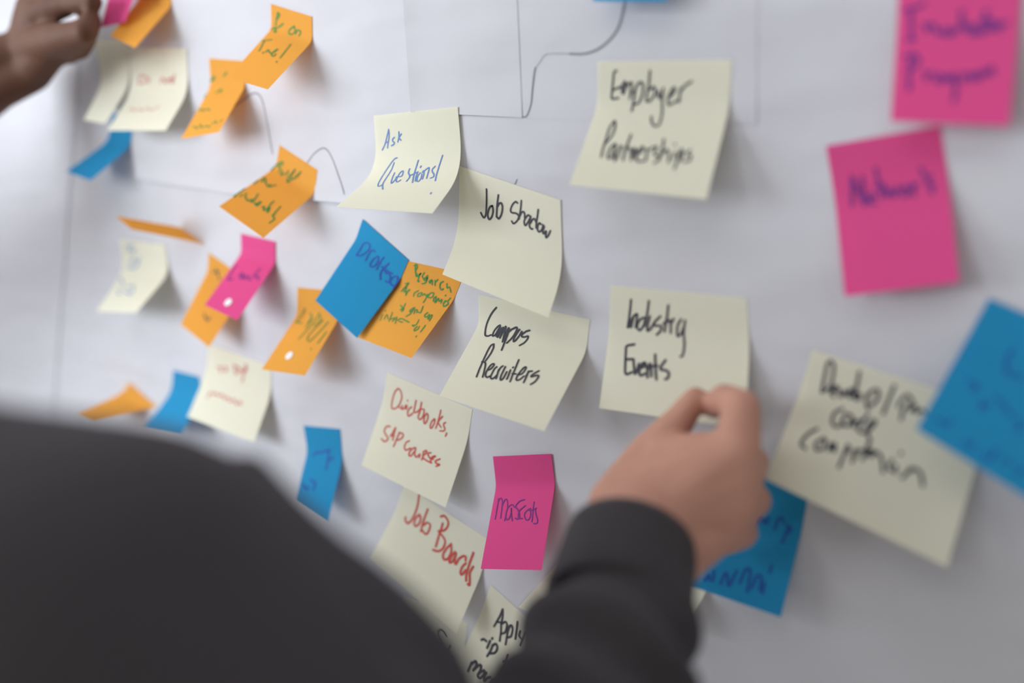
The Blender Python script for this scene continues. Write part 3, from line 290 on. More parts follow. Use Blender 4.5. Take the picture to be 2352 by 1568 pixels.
  (1.13, 'ink_green', [[[43,424],[54,441],[64,458],[75,473],[84,481],[93,478],[101,468],[109,455],[118,444]],[[28,491],[34,556]],[[72,419],[96,431],[120,444],[144,455],[169,465],[194,472],[220,478],[246,482],[272,487]],[[257,486],[255,475],[252,464],[251,454],[254,449],[262,451],[273,458],[286,466],[298,474]],[[302,462],[334,417]]]),
  (1.12, 'ink_green', [[[5,663],[5,680],[5,697],[5,714],[5,731],[5,750],[5,770],[5,788],[5,801],[5,806],[12,807],[24,805],[35,805]],[[83,731],[81,770]],[[108,699],[119,709],[129,720],[140,730],[156,739],[179,746],[208,753],[235,758],[254,760],[261,758],[261,753],[257,746],[255,741]],[[284,743],[281,734],[277,723],[274,714],[276,711],[283,716],[295,727],[309,740],[321,751]],[[260,626],[275,648],[291,670],[306,691],[317,707],[324,718],[327,725],[329,730],[332,736]],[[383,746],[384,739],[385,731],[387,725],[391,723],[398,726],[407,733],[417,742],[426,750]],[[448,728],[442,714],[434,699],[428,686],[423,678],[418,678],[414,684],[412,692],[414,701],[420,711],[430,722],[442,733],[452,745]],[[532,729],[535,721],[538,712],[541,705],[547,703],[556,708],[567,719],[579,731],[590,743]],[[579,587],[581,605],[582,623],[585,641],[594,660],[609,680],[630,701],[652,722],[673,743]],[[610,741],[615,694]],[[632,676],[676,724]],[[750,596],[787,735]],[[770,674],[780,692],[788,711],[798,728],[809,741],[823,747],[839,748],[855,749],[865,755],[869,769],[867,787],[864,807],[862,825]]]),
 ]),
 'orangeA': ('orange', (-665.62, -0.8, 146.66), (-622.36, -0.8, 134.82), (-623.19, -34.8, 81.17), (-657.34, -34.8, 92.57), 0.75, 0.16, 0.2, [
 ]),
 'lunch': ('pink', (-550.16, -0.9, -61.46), (-507.92, -0.9, -65.17), (-511.9, -36.9, -122.53), (-552.25, -36.9, -115.4), 0.743, 0.16, 0.15, [
  (1.29, 'ink_purple', [[[75,401],[85,446],[95,493],[105,535],[115,568],[125,588],[134,599],[145,604],[159,606],[178,603],[201,596],[226,586],[250,578]],[[321,498],[354,512],[388,528],[418,541],[437,545],[441,537],[435,520],[424,500],[416,482]],[[352,470],[402,488],[454,507],[501,522],[531,529],[538,524],[530,510],[515,493],[504,478]],[[600,473],[600,485],[597,497],[598,509],[605,516],[621,518],[643,517],[668,514],[692,512]],[[738,352],[726,373],[713,396],[702,417],[696,435],[697,448],[703,458],[711,466],[719,475]],[[734,462],[751,456],[768,450],[786,445],[801,445],[816,451],[830,461],[844,473],[857,484]]]),
 ]),
 'orangeC': ('orange', (-595.62, -0.6, -80.55), (-548.95, -0.6, -98.32), (-568.71, -24.6, -154.37), (-606.51, -24.6, -140.26), 0.498, 0.14, 0.2, [
  (1.32, 'ink_black', [[[226,131],[242,145],[259,159],[276,172],[295,186],[315,199],[336,211],[359,223],[382,235]],[[169,205],[324,142]]]),
  (1.31, 'ink_black', [[[436,708],[480,721],[526,735],[568,746],[599,749],[613,743],[614,729],[612,712],[611,696]]]),
 ]),
 'apply': ('orange', (-484.59, -0.6, -98.87), (-439.59, -0.6, -96.83), (-440.23, -34.6, -154.61), (-488.94, -34.6, -158.07), 0.744, 0.2, 0.2, [
  (1.02, 'ink_green', [[[200,221],[81,392]],[[74,386],[231,390]],[[325,268],[350,280],[378,291],[402,304],[414,322],[412,346],[402,377],[393,410],[386,442]],[[406,311],[361,382]],[[564,257],[540,282],[524,306],[510,333],[494,369],[476,417],[452,473],[424,531],[399,588]],[[595,282],[600,297],[608,313],[616,329],[617,345],[607,361],[589,376],[569,392],[551,408]],[[683,330],[642,378],[608,429],[580,478],[564,517],[565,545],[579,565],[597,581],[613,599]],[[819,346],[797,379],[781,414],[764,448],[746,482],[727,514],[707,545],[687,576],[667,607]],[[905,466],[870,612]],[[801,682],[806,694]]]),
 ]),
 'prof': ('blue', (-411.6, -0.9, -42.43), (-368.76, -0.9, -67.88), (-399.85, -20.9, -123.48), (-441.58, -20.9, -101.55), 0.392, 0.18, 0.12, [
  (1.13, 'ink_dark_blue', [[[217,172],[203,182],[188,191],[175,200],[165,213],[159,227],[158,244],[159,261],[160,279],[161,297],[162,316],[162,336],[163,355]],[[217,172],[233,171],[249,169],[264,168],[276,171],[285,177],[291,186],[294,197],[294,210],[291,225],[285,242],[277,260],[269,276],[259,292],[247,308],[233,322],[219,334],[204,341],[189,345],[174,348],[159,351]],[[340,205],[336,224],[332,243],[331,262],[333,278],[336,293],[340,306],[344,319],[348,332]],[[328,237],[333,227],[339,216],[346,205],[355,198],[367,193],[380,191],[395,190],[408,188]],[[492,207],[479,219],[467,230],[456,242],[447,255],[442,272],[439,292],[438,311],[441,325],[449,334],[460,340],[472,343],[484,343],[495,339],[507,332],[518,322],[525,311],[528,299],[529,284],[529,269],[527,255],[523,243],[517,232],[511,222],[505,211]],[[593,169],[586,183],[580,196],[574,211],[570,228],[569,251],[573,276],[578,302],[584,327]],[[514,261],[588,247]],[[713,185],[700,205],[688,224],[678,242],[672,260],[669,278],[669,297],[672,314],[678,330],[689,343],[703,354],[719,364],[734,375]],[[632,269],[697,247]],[[688,274],[708,278],[729,283],[749,286],[763,287],[771,282],[775,274],[775,266],[771,260],[760,260],[745,262],[727,266],[711,268]],[[843,246],[828,250],[811,253],[797,257],[791,261],[797,267],[810,273],[827,279],[841,286],[851,294],[861,303],[868,312],[873,321],[875,328],[875,335],[872,342],[867,347],[859,349],[848,351],[836,351],[824,352]],[[946,233],[933,238],[919,244],[906,250],[895,258],[888,270],[882,285],[880,299],[881,311],[886,320],[893,329],[903,335],[916,339],[932,340],[953,340],[972,337],[984,331],[989,322],[989,309],[985,294],[981,282],[976,271],[968,260],[960,250],[953,240]],[[995,233],[995,239],[995,244],[995,250],[993,259],[992,270],[995,285],[995,299],[995,312],[995,323],[995,333],[995,342],[995,352]],[[995,303],[995,353]]]),
 ]),
 'research': ('orange', (-375.56, -0.5, -68.19), (-320.53, -0.5, -72.73), (-347.56, -22.5, -129.49), (-405.68, -16.5, -124.12), 0.416, 0.22, 0.16, [
  (0.87, 'ink_green', [[[244,16],[253,35],[261,54],[270,73],[280,90],[291,106],[302,121],[314,135],[326,150]],[[237,37],[242,30],[246,23],[251,16],[257,14],[265,17],[275,23],[284,32],[290,42],[290,53],[285,67],[283,81],[288,96],[303,110],[325,125],[350,140],[374,155]],[[343,147],[353,133],[365,119],[374,106],[380,100],[380,101],[376,107],[371,117],[369,129],[370,146],[373,167],[376,188],[381,201],[385,204],[391,201],[396,195],[402,190]],[[426,86],[423,98],[418,111],[416,123],[417,134],[423,142],[434,148],[446,154],[458,160]],[[492,108],[482,122],[471,137],[462,150],[458,160],[461,166],[470,170],[481,171],[489,168],[493,158],[497,143],[500,130],[502,126],[504,136],[505,155],[505,176],[502,192],[494,201],[483,206],[471,209],[459,214]],[[574,146],[567,152],[558,159],[551,165],[548,171],[550,177],[556,183],[563,187],[570,187],[574,179],[577,167],[581,155],[586,151],[592,157],[598,170],[605,185],[611,199]],[[626,144],[655,198]],[[639,168],[661,127]],[[752,134],[743,140],[734,145],[726,151],[722,159],[722,171],[726,185],[732,198],[739,209],[747,217],[757,223],[767,227],[775,229],[781,227],[785,223],[789,217],[793,212]],[[816,149],[823,162],[830,177],[837,189],[844,196],[850,195],[856,187],[862,180],[869,178],[880,186],[892,199],[904,214],[917,229]]]),
  (0.85, 'ink_green', [[[212,259],[256,240]],[[256,240],[211,356]],[[261,304],[258,318],[256,333],[255,346],[256,354],[259,353],[264,347],[270,339],[277,336],[284,339],[292,344],[300,351],[306,358],[309,365],[310,372],[311,379],[312,385]],[[290,361],[299,348],[309,333],[318,321],[323,313],[320,312],[313,316],[305,323],[301,331],[301,341],[305,353],[309,366],[314,378]]]),
  (0.84, 'ink_green', [[[448,300],[439,309],[428,318],[419,328],[415,337],[415,346],[420,354],[426,363],[432,372]],[[511,311],[501,316],[489,321],[479,326],[474,332],[474,340],[478,350],[485,358],[492,363],[500,363],[510,360],[519,355],[525,349],[526,343],[524,334],[522,325],[520,316]],[[550,338],[552,331],[553,324],[555,318],[559,316],[568,318],[580,325],[592,332],[601,334],[606,332],[608,326],[608,319],[610,313]],[[610,313],[613,328],[617,343],[621,357],[625,371],[626,382],[627,392],[626,402],[627,412]],[[626,343],[628,330],[630,316],[634,303],[640,294],[651,287],[664,283],[678,282],[687,285],[691,295],[694,310],[695,325],[692,337],[683,342],[669,345],[654,346],[639,347]],[[743,314],[738,319],[732,324],[728,330],[727,337],[730,345],[736,354],[743,363],[750,373]],[[747,320],[758,339],[769,360],[781,378],[788,385],[790,377],[787,357],[785,337],[787,325],[794,328],[804,340],[815,352],[824,358],[829,355],[833,347],[837,337],[841,328]],[[854,338],[865,370]],[[864,274],[865,284]],[[898,363],[905,354],[912,345],[919,337],[922,332],[918,331],[910,333],[901,337],[897,343],[899,352],[905,365],[912,377],[919,386],[925,391],[931,395],[937,396],[944,394],[950,387],[956,377],[962,366],[968,355]],[[951,293],[947,304],[943,315],[940,325],[941,334],[948,342],[958,348],[968,354],[973,361],[971,369],[965,376],[958,384],[951,392]]]),
  (0.84, 'ink_green', [[[339,507],[398,530]],[[393,475],[396,491],[398,507],[401,523],[403,536],[406,546],[409,554],[412,561],[415,569]],[[383,555],[391,546],[399,537],[407,529],[413,527],[418,531],[420,539],[423,550],[425,559]],[[554,489],[545,498],[535,507],[527,516],[522,524],[522,533],[525,541],[531,547],[536,549],[542,543],[549,533],[556,520],[563,508]],[[559,495],[560,513],[562,531],[562,549],[560,564],[554,577],[545,587],[535,597],[526,607]],[[606,554],[601,542],[595,529],[591,517],[591,509],[595,506],[603,505],[612,507],[619,510],[623,514],[627,521],[630,528],[633,535]],[[660,453],[668,472],[677,492],[684,510],[685,523],[679,528],[668,528],[655,526],[642,526]],[[782,502],[777,510],[772,518],[768,525],[766,533],[769,540],[774,547],[781,552],[788,555],[795,555],[805,551],[813,547],[819,541],[821,534],[820,524],[819,516],[820,514],[824,521],[829,534],[835,549],[840,564]],[[853,568],[850,557],[846,547],[843,537],[843,529],[847,523],[854,517],[861,514],[867,517],[872,528],[876,544],[880,563],[884,581]]]),
  (0.79, 'ink_green', [[[180,608],[178,617]],[[174,665],[197,732]],[[242,706],[240,690],[236,672],[235,657],[238,650],[249,654],[264,665],[282,680],[298,693]],[[295,608],[336,713]],[[338,684],[352,676],[368,666],[381,659],[390,658],[392,664],[390,675],[386,689],[384,702]],[[402,641],[445,715]],[[443,673],[452,665],[460,656],[470,648],[481,644],[494,643],[509,644],[526,647],[544,650],[563,652],[584,654],[605,657],[626,659]],[[477,680],[535,680]]]),
  (0.83, 'ink_green', [[[732,602],[737,617],[741,634],[745,649],[743,661],[734,668],[718,673],[703,676],[696,679],[699,681],[708,682],[719,683],[729,684]],[[774,674],[771,683],[767,693],[764,703],[764,710],[765,717],[769,723],[774,726],[780,727],[787,723],[795,716],[803,708],[808,700],[809,692],[808,684],[806,675],[804,667]],[[874,637],[872,718]],[[857,771],[859,782]]]),
 ]),
 'bluel': ('blue', (-484.6, -0.6, -211.23), (-442.22, -0.6, -205.22), (-437.95, -20.6, -274.02), (-474.6, -20.6, -266.6), 0.479, 0.2, 0.3, [
  (1.51, 'ink_dark_blue', [[[190,385],[215,368],[240,350],[267,335],[295,323],[319,320],[342,322],[369,324],[407,320],[459,308],[522,291],[589,273],[655,257]],[[652,275],[640,303],[630,331],[623,359],[619,386],[619,413],[621,440],[624,467],[629,493]],[[662,381],[762,334]]]),
  (1.5, 'ink_dark_blue', [[[99,767],[132,780],[165,794],[196,806],[221,810],[237,804],[247,791],[255,776],[264,762]],[[279,673],[322,676],[366,678],[406,682],[432,691],[438,707],[432,727],[420,749],[411,770]]]),
 ]),
 'bluelt': ('blue', (-662.25, -0.5, -194.56), (-622.69, -0.5, -194.08), (-616.65, -26.5, -241.04), (-675.48, -26.5, -247.43), 0.714, 0.14, 0.4, [
 ]),
 'bluetl': ('blue', (-726.05, -0.5, 34.7), (-692.33, -0.5, 32.62), (-710.3, -34.5, -23.28), (-750.89, -34.5, -16.67), 0.836, 0.22, 0.3, [
 ]),
 'orangeD': ('orange', (-630.3, -0.6, -63.64), (-596.95, -0.6, -76.23), (-630.75, -46.6, -60.17), (-653.4, -46.6, -50.75), 1.053, 0.03, 0.1, [
 ]),
 'orangeE': ('orange', (-740.57, -0.6, -219.95), (-694.88, -0.6, -236.23), (-737.94, -40.6, -251.08), (-770.69, -38.6, -250.8), 0.956, 0.08, 0.35, [
 ]),
 'sandA': ('yellow', (-233.62, -0.5, -240.18), (-181.29, -0.5, -248.44), (-195.32, -14.5, -293.87), (-263.17, -14.5, -286.93), 0.417, 0.16, 0.4, [
 ]),
 'sandB': ('yellow', (-193.7, -0.5, -235.11), (-139.12, -0.5, -225.9), (-146.6, -16.5, -256.49), (-195.74, -16.5, -263.37), 0.764, 0.16, 0.4, [
 ]),
 'bluer': ('blue', (-25.12, -1.4, -56.13), (15.86, -1.4, -70.88), (6.66, -33.4, -135.02), (-42.72, -35.4, -111.18), 0.665, 0.16, 0.2, [
  (1.03, 'ink_dark_blue', [[[387,220],[382,240],[376,260],[372,280],[374,300],[382,322],[394,345],[410,365],[430,378],[456,379],[488,373],[522,364],[554,356]]]),
  (1.03, 'ink_dark_blue', [[[168,545],[194,547],[222,548],[246,551],[260,555],[259,563],[249,572],[234,583],[221,594]],[[344,618],[344,633],[343,649],[344,662],[347,667],[355,661],[366,648],[379,631],[391,616]],[[417,554],[443,563],[470,572],[496,580],[518,588],[535,594],[549,599],[562,604],[576,609]],[[625,615],[640,624],[655,632],[668,641],[676,649],[676,656],[670,663],[662,670],[655,677]]]),
  (1.02, 'ink_dark_blue', [[[100,873],[119,875],[139,877],[158,878],[172,876],[181,869],[187,858],[190,845],[195,834]],[[345,916],[361,910],[377,903],[392,897],[402,896],[405,900],[403,909],[399,919],[397,928]],[[497,905],[511,912],[526,921],[539,926],[551,924],[560,911],[566,890],[572,867],[579,845]],[[640,879],[704,875]],[[766,916],[794,857]]]),
 ]),
 'alum': ('blue', (-144.24, -0.6, -157.43), (-92.49, -0.6, -165.79), (-96.14, -16.6, -231.45), (-149.91, -16.6, -230.37), 0.328, 0.16, 0.3, [
  (1.12, 'ink_dark_blue', [[[577,384],[580,369],[582,353],[586,339],[593,331],[604,336],[619,348],[634,361],[646,365],[652,358],[656,344],[659,327],[662,312]],[[747,385],[749,365],[750,345],[753,325],[757,309],[763,296],[772,284],[781,277],[790,274],[798,279],[806,290],[813,303],[821,315]],[[874,316],[871,333],[868,350],[865,367],[862,384],[858,403],[854,423],[849,442],[845,462]],[[854,321],[868,326],[884,329],[896,334],[901,341],[896,350],[883,362],[867,375],[852,387]]]),
  (1.15, 'ink_dark_blue', [[[199,930],[205,914],[211,897],[218,883],[224,876],[230,880],[237,891],[243,905],[250,917]],[[264,834],[280,910]],[[359,914],[364,888],[369,860],[374,835],[380,820],[387,817],[395,823],[403,833],[411,844],[418,862],[426,886],[435,905],[443,908],[453,889],[464,855],[474,814],[485,777]],[[544,857],[548,830],[552,801],[556,775],[563,756],[574,743],[588,733],[601,732],[612,743],[620,772],[625,813],[630,861],[635,905]],[[663,866],[670,837],[677,807],[684,781],[692,762],[702,751],[714,747],[724,750],[733,759],[738,777],[741,803],[743,832],[745,860]],[[776,795],[781,874]],[[802,651],[800,708]]]),
 ]),
 'bluetop': ('blue', (-223.84, -0.6, 138.8), (-184.32, -0.6, 133.55), (-181.57, -14.6, 78.54), (-223.45, -14.6, 82.34), 0.356, 0.16, 0.3, [
 ]),
 'heldpink': ('pink', (-684.2, -12.0, 166.04), (-640.09, -12.0, 160.57), (-645.73, -28.0, 103.18), (-682.08, -28.0, 101.6), 0.367, 0.05, 0.5, [
 ]),
}
HAND_ONE = [[[-0.16, -0.078, 1.3354], 0.017, [-0.1644, -0.066, 1.3381], 0.015], [[-0.1644, -0.066, 1.3381], 0.015, [-0.1614, -0.046, 1.3536], 0.0115], [[-0.1614, -0.046, 1.3536], 0.0115, [-0.1522, -0.034, 1.3698], 0.008400000000000001], [[-0.1522, -0.034, 1.3698], 0.008400000000000001, [-0.1463, -0.029, 1.3819], 0.0064], [[-0.16, -0.078, 1.3354], 0.017, [-0.1148, -0.052, 1.3657], 0.0115], [[-0.148, -0.08, 1.3289], 0.019, [-0.1135, -0.055, 1.3543], 0.0125], [[-0.148, -0.08, 1.3289], 0.019, [-0.1136, -0.058, 1.3431], 0.0125], [[-0.1351, -0.08, 1.3186], 0.017, [-0.1166, -0.062, 1.3315], 0.0115], [[-0.16, -0.078, 1.3354], 0.017, [-0.1351, -0.08, 1.3186], 0.017], [[-0.148, -0.08, 1.3289], 0.019, [-0.1148, -0.052, 1.3657], 0.0115], [[-0.16, -0.078, 1.3354], 0.017, [-0.1135, -0.055, 1.3543], 0.0125], [[-0.1148, -0.052, 1.3657], 0.0115, [-0.1177, -0.042, 1.386], 0.009], [[-0.1177, -0.042, 1.386], 0.009, [-0.1296, -0.033, 1.3856], 0.008], [[-0.1296, -0.033, 1.3856], 0.008, [-0.1386, -0.022, 1.377], 0.0064], [[-0.1135, -0.055, 1.3543], 0.0125, [-0.115, -0.028, 1.3538], 0.009], [[-0.115, -0.028, 1.3538], 0.009, [-0.1257, -0.018, 1.3425], 0.008], [[-0.1257, -0.018, 1.3425], 0.008, [-0.1328, -0.02, 1.3377], 0.007], [[-0.1136, -0.058, 1.3431], 0.0125, [-0.1105, -0.034, 1.3369], 0.009], [[-0.1105, -0.034, 1.3369], 0.009, [-0.1223, -0.02, 1.3233], 0.008], [[-0.1223, -0.02, 1.3233], 0.008, [-0.1302, -0.02, 1.3187], 0.007], [[-0.1166, -0.062, 1.3315], 0.0115, [-0.1126, -0.042, 1.322], 0.008199999999999999], [[-0.1126, -0.042, 1.322], 0.008199999999999999, [-0.1226, -0.029, 1.3095], 0.0072], [[-0.1226, -0.029, 1.3095], 0.0072, [-0.1303, -0.026, 1.3035], 0.0064], [[-0.1148, -0.052, 1.3657], 0.0115, [-0.1135, -0.055, 1.3543], 0.0125], [[-0.1135, -0.055, 1.3543], 0.0125, [-0.1136, -0.058, 1.3431], 0.0125], [[-0.1136, -0.058, 1.3431], 0.0125, [-0.1166, -0.062, 1.3315], 0.0115], [[-0.1644, -0.066, 1.3381], 0.015, [-0.1148, -0.052, 1.3657], 0.0115], [[-0.1515, -0.05, 1.356], 0.011, [-0.1148, -0.052, 1.3657], 0.0115], [[-0.1515, -0.05, 1.356], 0.011, [-0.148, -0.08, 1.3289], 0.019], [[-0.1614, -0.046, 1.3536], 0.0115, [-0.1515, -0.05, 1.356], 0.011], [[-0.148, -0.08, 1.3289], 0.026, [-0.1406, -0.1265, 1.3108], 0.022], [[-0.16, -0.078, 1.3354], 0.018, [-0.1475, -0.0928, 1.3279], 0.018], [[-0.1351, -0.08, 1.3186], 0.018, [-0.1475, -0.0928, 1.3279], 0.018]]
ARM_ONE = {"rim": [-0.1479, -0.0937, 1.3259], "a": [-0.1425, -0.1175, 1.3164], "b": [-0.1324, -0.1407, 1.3067], "c": [-0.1258, -0.1637, 1.2969], "elbow": [-0.0974, -0.2868, 1.2544], "m1": [-0.1488, -0.2976, 1.3351], "m2": [-0.192, -0.3206, 1.3689], "shoulder": [-0.276, -0.3666, 1.3814]}
HAND_TWO = [[[-0.8119, -0.07, 1.5501], 0.02, [-0.7752, -0.045, 1.5886], 0.017], [[-0.805, -0.07, 1.5737], 0.02, [-0.7752, -0.045, 1.5886], 0.017], [[-0.8119, -0.07, 1.5501], 0.02, [-0.7736, -0.045, 1.5691], 0.017], [[-0.7752, -0.045, 1.5886], 0.017, [-0.7736, -0.045, 1.5691], 0.017], [[-0.7752, -0.045, 1.5886], 0.017, [-0.7369, -0.048, 1.6151], 0.013], [[-0.7369, -0.048, 1.6151], 0.013, [-0.6986, -0.044, 1.6198], 0.0095], [[-0.6986, -0.044, 1.6198], 0.0095, [-0.6662, -0.042, 1.6179], 0.008], [[-0.7752, -0.045, 1.5886], 0.017, [-0.6988, -0.055, 1.5909], 0.012], [[-0.7752, -0.045, 1.5886], 0.017, [-0.7231, -0.045, 1.5896], 0.013], [[-0.7736, -0.045, 1.5691], 0.017, [-0.7231, -0.045, 1.5896], 0.013], [[-0.7736, -0.045, 1.5691], 0.017, [-0.7468, -0.038, 1.5884], 0.012], [[-0.7736, -0.045, 1.5691], 0.017, [-0.7697, -0.032, 1.5868], 0.011], [[-0.6988, -0.055, 1.5909], 0.012, [-0.6588, -0.054, 1.5928], 0.0095], [[-0.6588, -0.054, 1.5928], 0.0095, [-0.6666, -0.044, 1.6032], 0.008], [[-0.7231, -0.045, 1.5896], 0.013, [-0.6801, -0.046, 1.59], 0.01], [[-0.6801, -0.046, 1.59], 0.01, [-0.6854, -0.036, 1.6018], 0.0085], [[-0.7468, -0.038, 1.5884], 0.012, [-0.706, -0.036, 1.5854], 0.0095], [[-0.706, -0.036, 1.5854], 0.0095, [-0.7056, -0.028, 1.594], 0.008], [[-0.7697, -0.032, 1.5868], 0.011, [-0.7367, -0.028, 1.5835], 0.0085], [[-0.7367, -0.028, 1.5835], 0.0085, [-0.7322, -0.022, 1.5911], 0.007], [[-0.6988, -0.055, 1.5909], 0.012, [-0.7231, -0.045, 1.5896], 0.013], [[-0.7231, -0.045, 1.5896], 0.013, [-0.7468, -0.038, 1.5884], 0.012], [[-0.7468, -0.038, 1.5884], 0.012, [-0.7697, -0.032, 1.5868], 0.011], [[-0.7632, -0.044, 1.6207], 0.012, [-0.7369, -0.048, 1.6151], 0.013], [[-0.7632, -0.044, 1.6207], 0.012, [-0.7752, -0.045, 1.5886], 0.017]]
ARM_TWO = {"a": [-0.7752, -0.045, 1.5886], "w": [-0.8187, -0.062, 1.564], "e": [-0.854, -0.19, 1.4618]}
SHEETS = {"one": [[-0.5577, -0.0003, 1.6588], [-0.3703, -0.0003, 1.6295], [-0.3593, -0.0003, 1.467], [-0.5727, -0.0003, 1.4703]], "two": [[-0.6778, -0.0001, 1.6677], [-0.5568, -0.0001, 1.6557], [-0.5719, -0.0001, 1.471], [-0.6976, -0.0001, 1.4782]], "three": [[-0.3734, -0.0004, 1.64], [-0.2849, -0.0004, 1.6281], [-0.2768, -0.0004, 1.5247], [-0.3641, -0.0004, 1.5294]], "four": [[-0.319, -0.0002, 1.5264], [0.0285, -0.0002, 1.5119], [0.074, -0.0002, 1.2212], [-0.3158, -0.0002, 1.1498]], "five": [[-1.5185, -0.0002, 1.8162], [-0.7372, -0.0002, 1.6855], [-0.9137, -0.0002, 1.1872], [-2.1108, -0.0002, 0.4275]], "six": [[-0.6207, -0.0001, 1.4584], [-0.316, -0.0001, 1.4663], [-0.3103, -0.0001, 1.152], [-0.6529, -0.0001, 1.1096]], "seven": [[-0.2862, -0.0001, 1.6375], [-0.1434, -0.0001, 1.6206], [-0.1356, -0.0001, 1.5194], [-0.2802, -0.0001, 1.5243]]}
PENS = [[0.0011, [[-0.2123, -0.0006, 1.5966], [-0.2121, -0.0006, 1.5842], [-0.2131, -0.0006, 1.578], [-0.2152, -0.0006, 1.571], [-0.22, -0.0006, 1.565], [-0.2275, -0.0006, 1.5603], [-0.2359, -0.0006, 1.5584], [-0.2451, -0.0006, 1.5589]]], [0.0003, [[-0.2451, -0.0006, 1.5589], [-0.2607, -0.0006, 1.5596], [-0.2651, -0.0006, 1.5557], [-0.2682, -0.0006, 1.5527]]], [0.0008, [[-0.2685, -0.0006, 1.5524], [-0.2692, -0.0006, 1.5486], [-0.2702, -0.0006, 1.5402], [-0.2709, -0.0006, 1.5323], [-0.2737, -0.0006, 1.5257], [-0.2769, -0.0006, 1.525]]], [0.0011, [[-0.5483, -0.0006, 1.5378], [-0.5371, -0.0006, 1.5423], [-0.5247, -0.0006, 1.5465], [-0.5162, -0.0006, 1.5427], [-0.5114, -0.0005, 1.5267], [-0.5063, -0.0006, 1.502]]], [0.0009, [[-0.4695, -0.0006, 1.4936], [-0.4596, -0.0005, 1.5024], [-0.4488, -0.0006, 1.5062], [-0.4414, -0.0005, 1.4996], [-0.4349, -0.0006, 1.4866], [-0.4292, -0.0005, 1.4745]]], [0.0006, [[-0.28, -0.0006, 1.4885], [-0.2822, -0.0006, 1.4838], [-0.2843, -0.0006, 1.478]]]]

# ------------------------------------------------------------------ the room
wf = boxes('wall_front', [(-3.0, 2.4, 0.0, 0.12, 0.0, 2.8)], MAT['wall'])
tag(wf, 'white wall behind the paper sheets and sticky notes', kind='structure')
tag(boxes('floor', [(-3.12, 2.52, -2.22, 0.12, -0.1, 0.0)], MAT['floor']), 'pale wooden floor', kind='structure')
tag(boxes('ceiling', [(-3.12, 2.52, -2.22, 0.12, 2.8, 2.9)], MAT['plaster']), 'white ceiling', kind='structure')
tag(boxes('wall_left', [(-3.12, -3.0, -2.1, 0.0, 0.0, 0.15), (-3.12, -3.0, -2.1, 0.0, 1.95, 2.8), (-3.12, -3.0, -0.70, 0.0, 0.15, 1.95)], MAT['plaster']),
    'white side wall with an added window', kind='structure')
tag(boxes('wall_right', [(2.4, 2.52, -2.1, 0.0, 0.0, 2.8)], MAT['plaster']), 'white side wall', kind='structure')
tag(boxes('wall_back', [(-3.0, 2.4, -2.22, -2.1, 0.0, 1.15), (-3.0, 2.4, -2.22, -2.1, 2.4, 2.8), (-3.0, -2.80, -2.22, -2.1, 1.15, 2.4),
                        (-1.10, 2.4, -2.22, -2.1, 1.15, 2.4)], MAT['plaster']), 'white wall with the wide window', kind='structure')
win = boxes('window_1', [(-2.80, -2.74, -2.19, -2.08, 1.15, 2.4), (-1.16, -1.10, -2.19, -2.08, 1.15, 2.4), (-2.74, -1.16, -2.19, -2.08, 1.15, 1.21),
                         (-2.74, -1.16, -2.19, -2.08, 2.34, 2.4), (-1.98, -1.92, -2.18, -2.09, 1.21, 2.34)], MAT['frame'])
tag(win, 'wide white framed window', kind='structure')
win = boxes('added_side_window', [(-3.08, -2.98, -2.1, -2.04, 0.15, 1.95), (-3.08, -2.98, -0.76, -0.70, 0.15, 1.95), (-3.08, -2.98, -2.04, -0.76, 0.15, 0.21),
                         (-3.08, -2.98, -2.04, -0.76, 1.89, 1.95)], MAT['frame'])
tag(win, 'unseen tall white framed side window, added for the side light', kind='structure')  # unseen window added to go with the extra side lamp


# ------------------------------------------------------------------ paper sheets taped to the wall
def sheet(pts, lift, thick=0.00012, nu=24, nv=24):
    """pts TL,TR,BR,BL on the wall; lift: (bottom mm, right mm, left mm, reach) of edges that stand off the wall"""
    TL, TR, BR, BL = [Vector(p) for p in pts]
    V, F = [], []
    for side in (0, 1):
        for j in range(nv + 1):
            v = 1 - (1 - j / nv) ** 2
            for i in range(nu + 1):
                u = i / nu
                u = u * u * (3 - 2 * u)
                P = (TL.lerp(TR, u)).lerp(BL.lerp(BR, u), v)
                b, r, l, reach = lift
                off = b * max(0, 1 - (1 - v) * (TL - BL).length / reach) ** 2 * (0.6 + 0.4 * math.sin(3.1 * u))
                off += r * max(0, 1 - (1 - u) * (TL - TR).length / reach) ** 2
                off += l * max(0, 1 - u * (TL - TR).length / reach) ** 2
                P.y -= off / 1000 + (thick if side else 0)
                V.append(P)
    n = (nu + 1) * (nv + 1)
    for j in range(nv):
        for i in range(nu):
            a = j * (nu + 1) + i
            q = (a, a + 1, a + nu + 2, a + nu + 1)
            F.append(q)
            F.append(tuple(n + k for k in reversed(q)))
    rim = [i for i in range(nu + 1)] + [j * (nu + 1) + nu for j in range(1, nv + 1)] + [nv * (nu + 1) + i for i in range(nu - 1, -1, -1)] + [j * (nu + 1) for j in range(nv - 1, 0, -1)]
    for k in range(len(rim)):
        a, b = rim[k], rim[(k + 1) % len(rim)]
        F.append((b, a, a + n, b + n))
    return V, F


